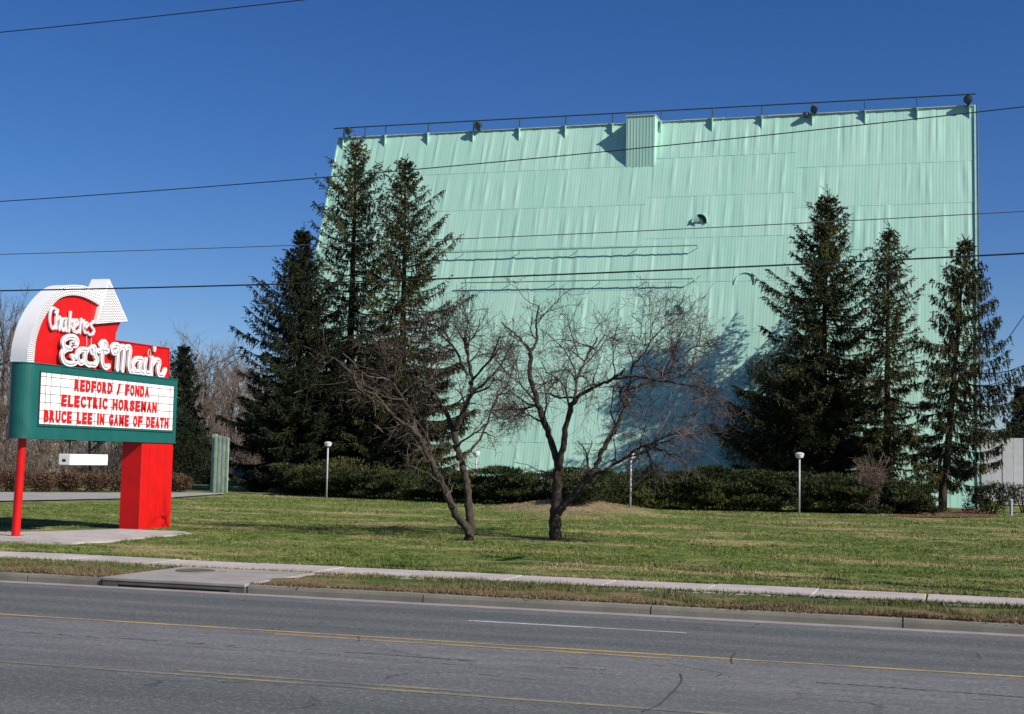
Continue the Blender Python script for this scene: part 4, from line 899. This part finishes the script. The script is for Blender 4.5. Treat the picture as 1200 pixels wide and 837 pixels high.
wire('thin grey wire crossing the screen at mid height above the bare trees', [(0, 298), (260, 291), (540, 280), (820, 267), (1200, 248)], PY+.1, .009, 'cable2')
wire('thickest black wire, lowest of all, crossing in front of the sign arrow', [(0, 341), (260, 334.5), (540, 326.5), (820, 315), (1200, 297)], PY+.2, .017, 'cable')
a = np.array([4.3, PY, 10.5]); b1 = ony(1200, 370, 74.); b2 = ony(1166, 419, 77.)
dv = b2-b1
g = Geo(); g.tube([b1-dv*.5, b1, b2], .02, 6); g.build('service_wire', M['cable'], label='short slanting service wire running down behind the right spruce', cat='wire')

# ================================================================== GRASS BLADES
rng = np.random.default_rng(90)
def blades(name, n, y0, y1, xr, mat, hh, ww, hfun, powr=2.0):
    u = rng.uniform(0, 1, n); y = 1/(1/y0+u*(1/y1-1/y0)); y = np.clip(y, y0, y1)
    c = -y*math.tan(YAW); half = y*.44+3; x = c+rng.uniform(-1, 1, n)*half*1.05+.03*y
    P = np.stack([x, y, hfun(x, y)-.02], 1); k = (y/30.)[:, None]
    D = rng.normal(0, .5, (n, 3)); D[:, 2] = 1.; D /= np.linalg.norm(D, axis=1)[:, None]; A = np.cross(D, rng.normal(0, 1, (n, 3))); A /= np.linalg.norm(A, axis=1)[:, None]
    clump = (.45+1.0*np.clip(np.sin(x*2.1+np.sin(y*1.7)*2)*np.sin(y*2.6+np.sin(x*1.3)*2)+.25, 0, 1.2))[:, None]
    l = hh*rng.uniform(.5, 1.3, (n, 1))*clump; w_ = ww*k*rng.uniform(.7, 1.3, (n, 1))
    V = np.stack([P-A*w_/2, P+A*w_/2, P+D*l], 1)
    return V
pad = [(-24.2, 34.9), (-24.2, 29.2), (-19.9, 29.2), (-19.9, 31), (-20.5, 37.3)]
V = blades('lawn', 480000, 26.1, 75, 0, 'blade', .055, .016, hgt)
c = V.mean(1); keep = ~((c[:, 0] > -26.5) & (c[:, 0] < -19.9) & (c[:, 1] > 29.4) & (c[:, 1] < 36.6) & (c[:, 1] < 29.4+(c[:, 0]+26.5)*1.1+.6))
keep &= ~((c[:, 0] < -33) & (c[:, 1] > 46) & (c[:, 1] < 68.5)); V = V[keep]
link('lawn_grass', fast_mesh('lawn_grass', V), M['blade'], kind='stuff')
V = blades('verge', 150000, 21.7, 24.18, 0, 'vblade', .085, .016, lambda x, y: .135+0*x)
c = V.mean(1); keep = ~((c[:, 0] > INX0-.1) & (c[:, 0] < INX1+.1)); V = V[keep]
link('verge_grass', fast_mesh('verge_grass', V), M['vblade'], kind='stuff')
# grass creeping over the sidewalk edges
n = 26000; x = rng.uniform(-28, 9, n); side_ = rng.integers(0, 2, n); y = np.where(side_ == 0, 24.2+np.abs(rng.normal(0, .07, n))*(np.sin(x*1.1)*.5+.7), 26.06-np.abs(rng.normal(0, .06, n))*(np.sin(x*.8)*.5+.7))
P = np.stack([x, y, np.full(n, .145)], 1); D = rng.normal(0, .6, (n, 3)); D[:, 2] = 1
link('edge_grass', fast_mesh('edge_grass', leaves(P, D, rng, .075, .016)), M['blade'], kind='stuff')
n = 14000; x = rng.uniform(-28, 9, n); x = x[(x < INX0) | (x > INX1)]; n = len(x); y = 21.68-np.abs(rng.normal(0, .05, n))*(np.sin(x*1.7)*.5+.6)
P = np.stack([x, y, np.full(n, .14)], 1); D = rng.normal(0, .6, (n, 3)); D[:, 2] = .7; D[:, 1] -= .3
link('curb_edge_grass', fast_mesh('curb_edge_grass', leaves(P, D, rng, .08, .018)), M['vblade'], kind='stuff')
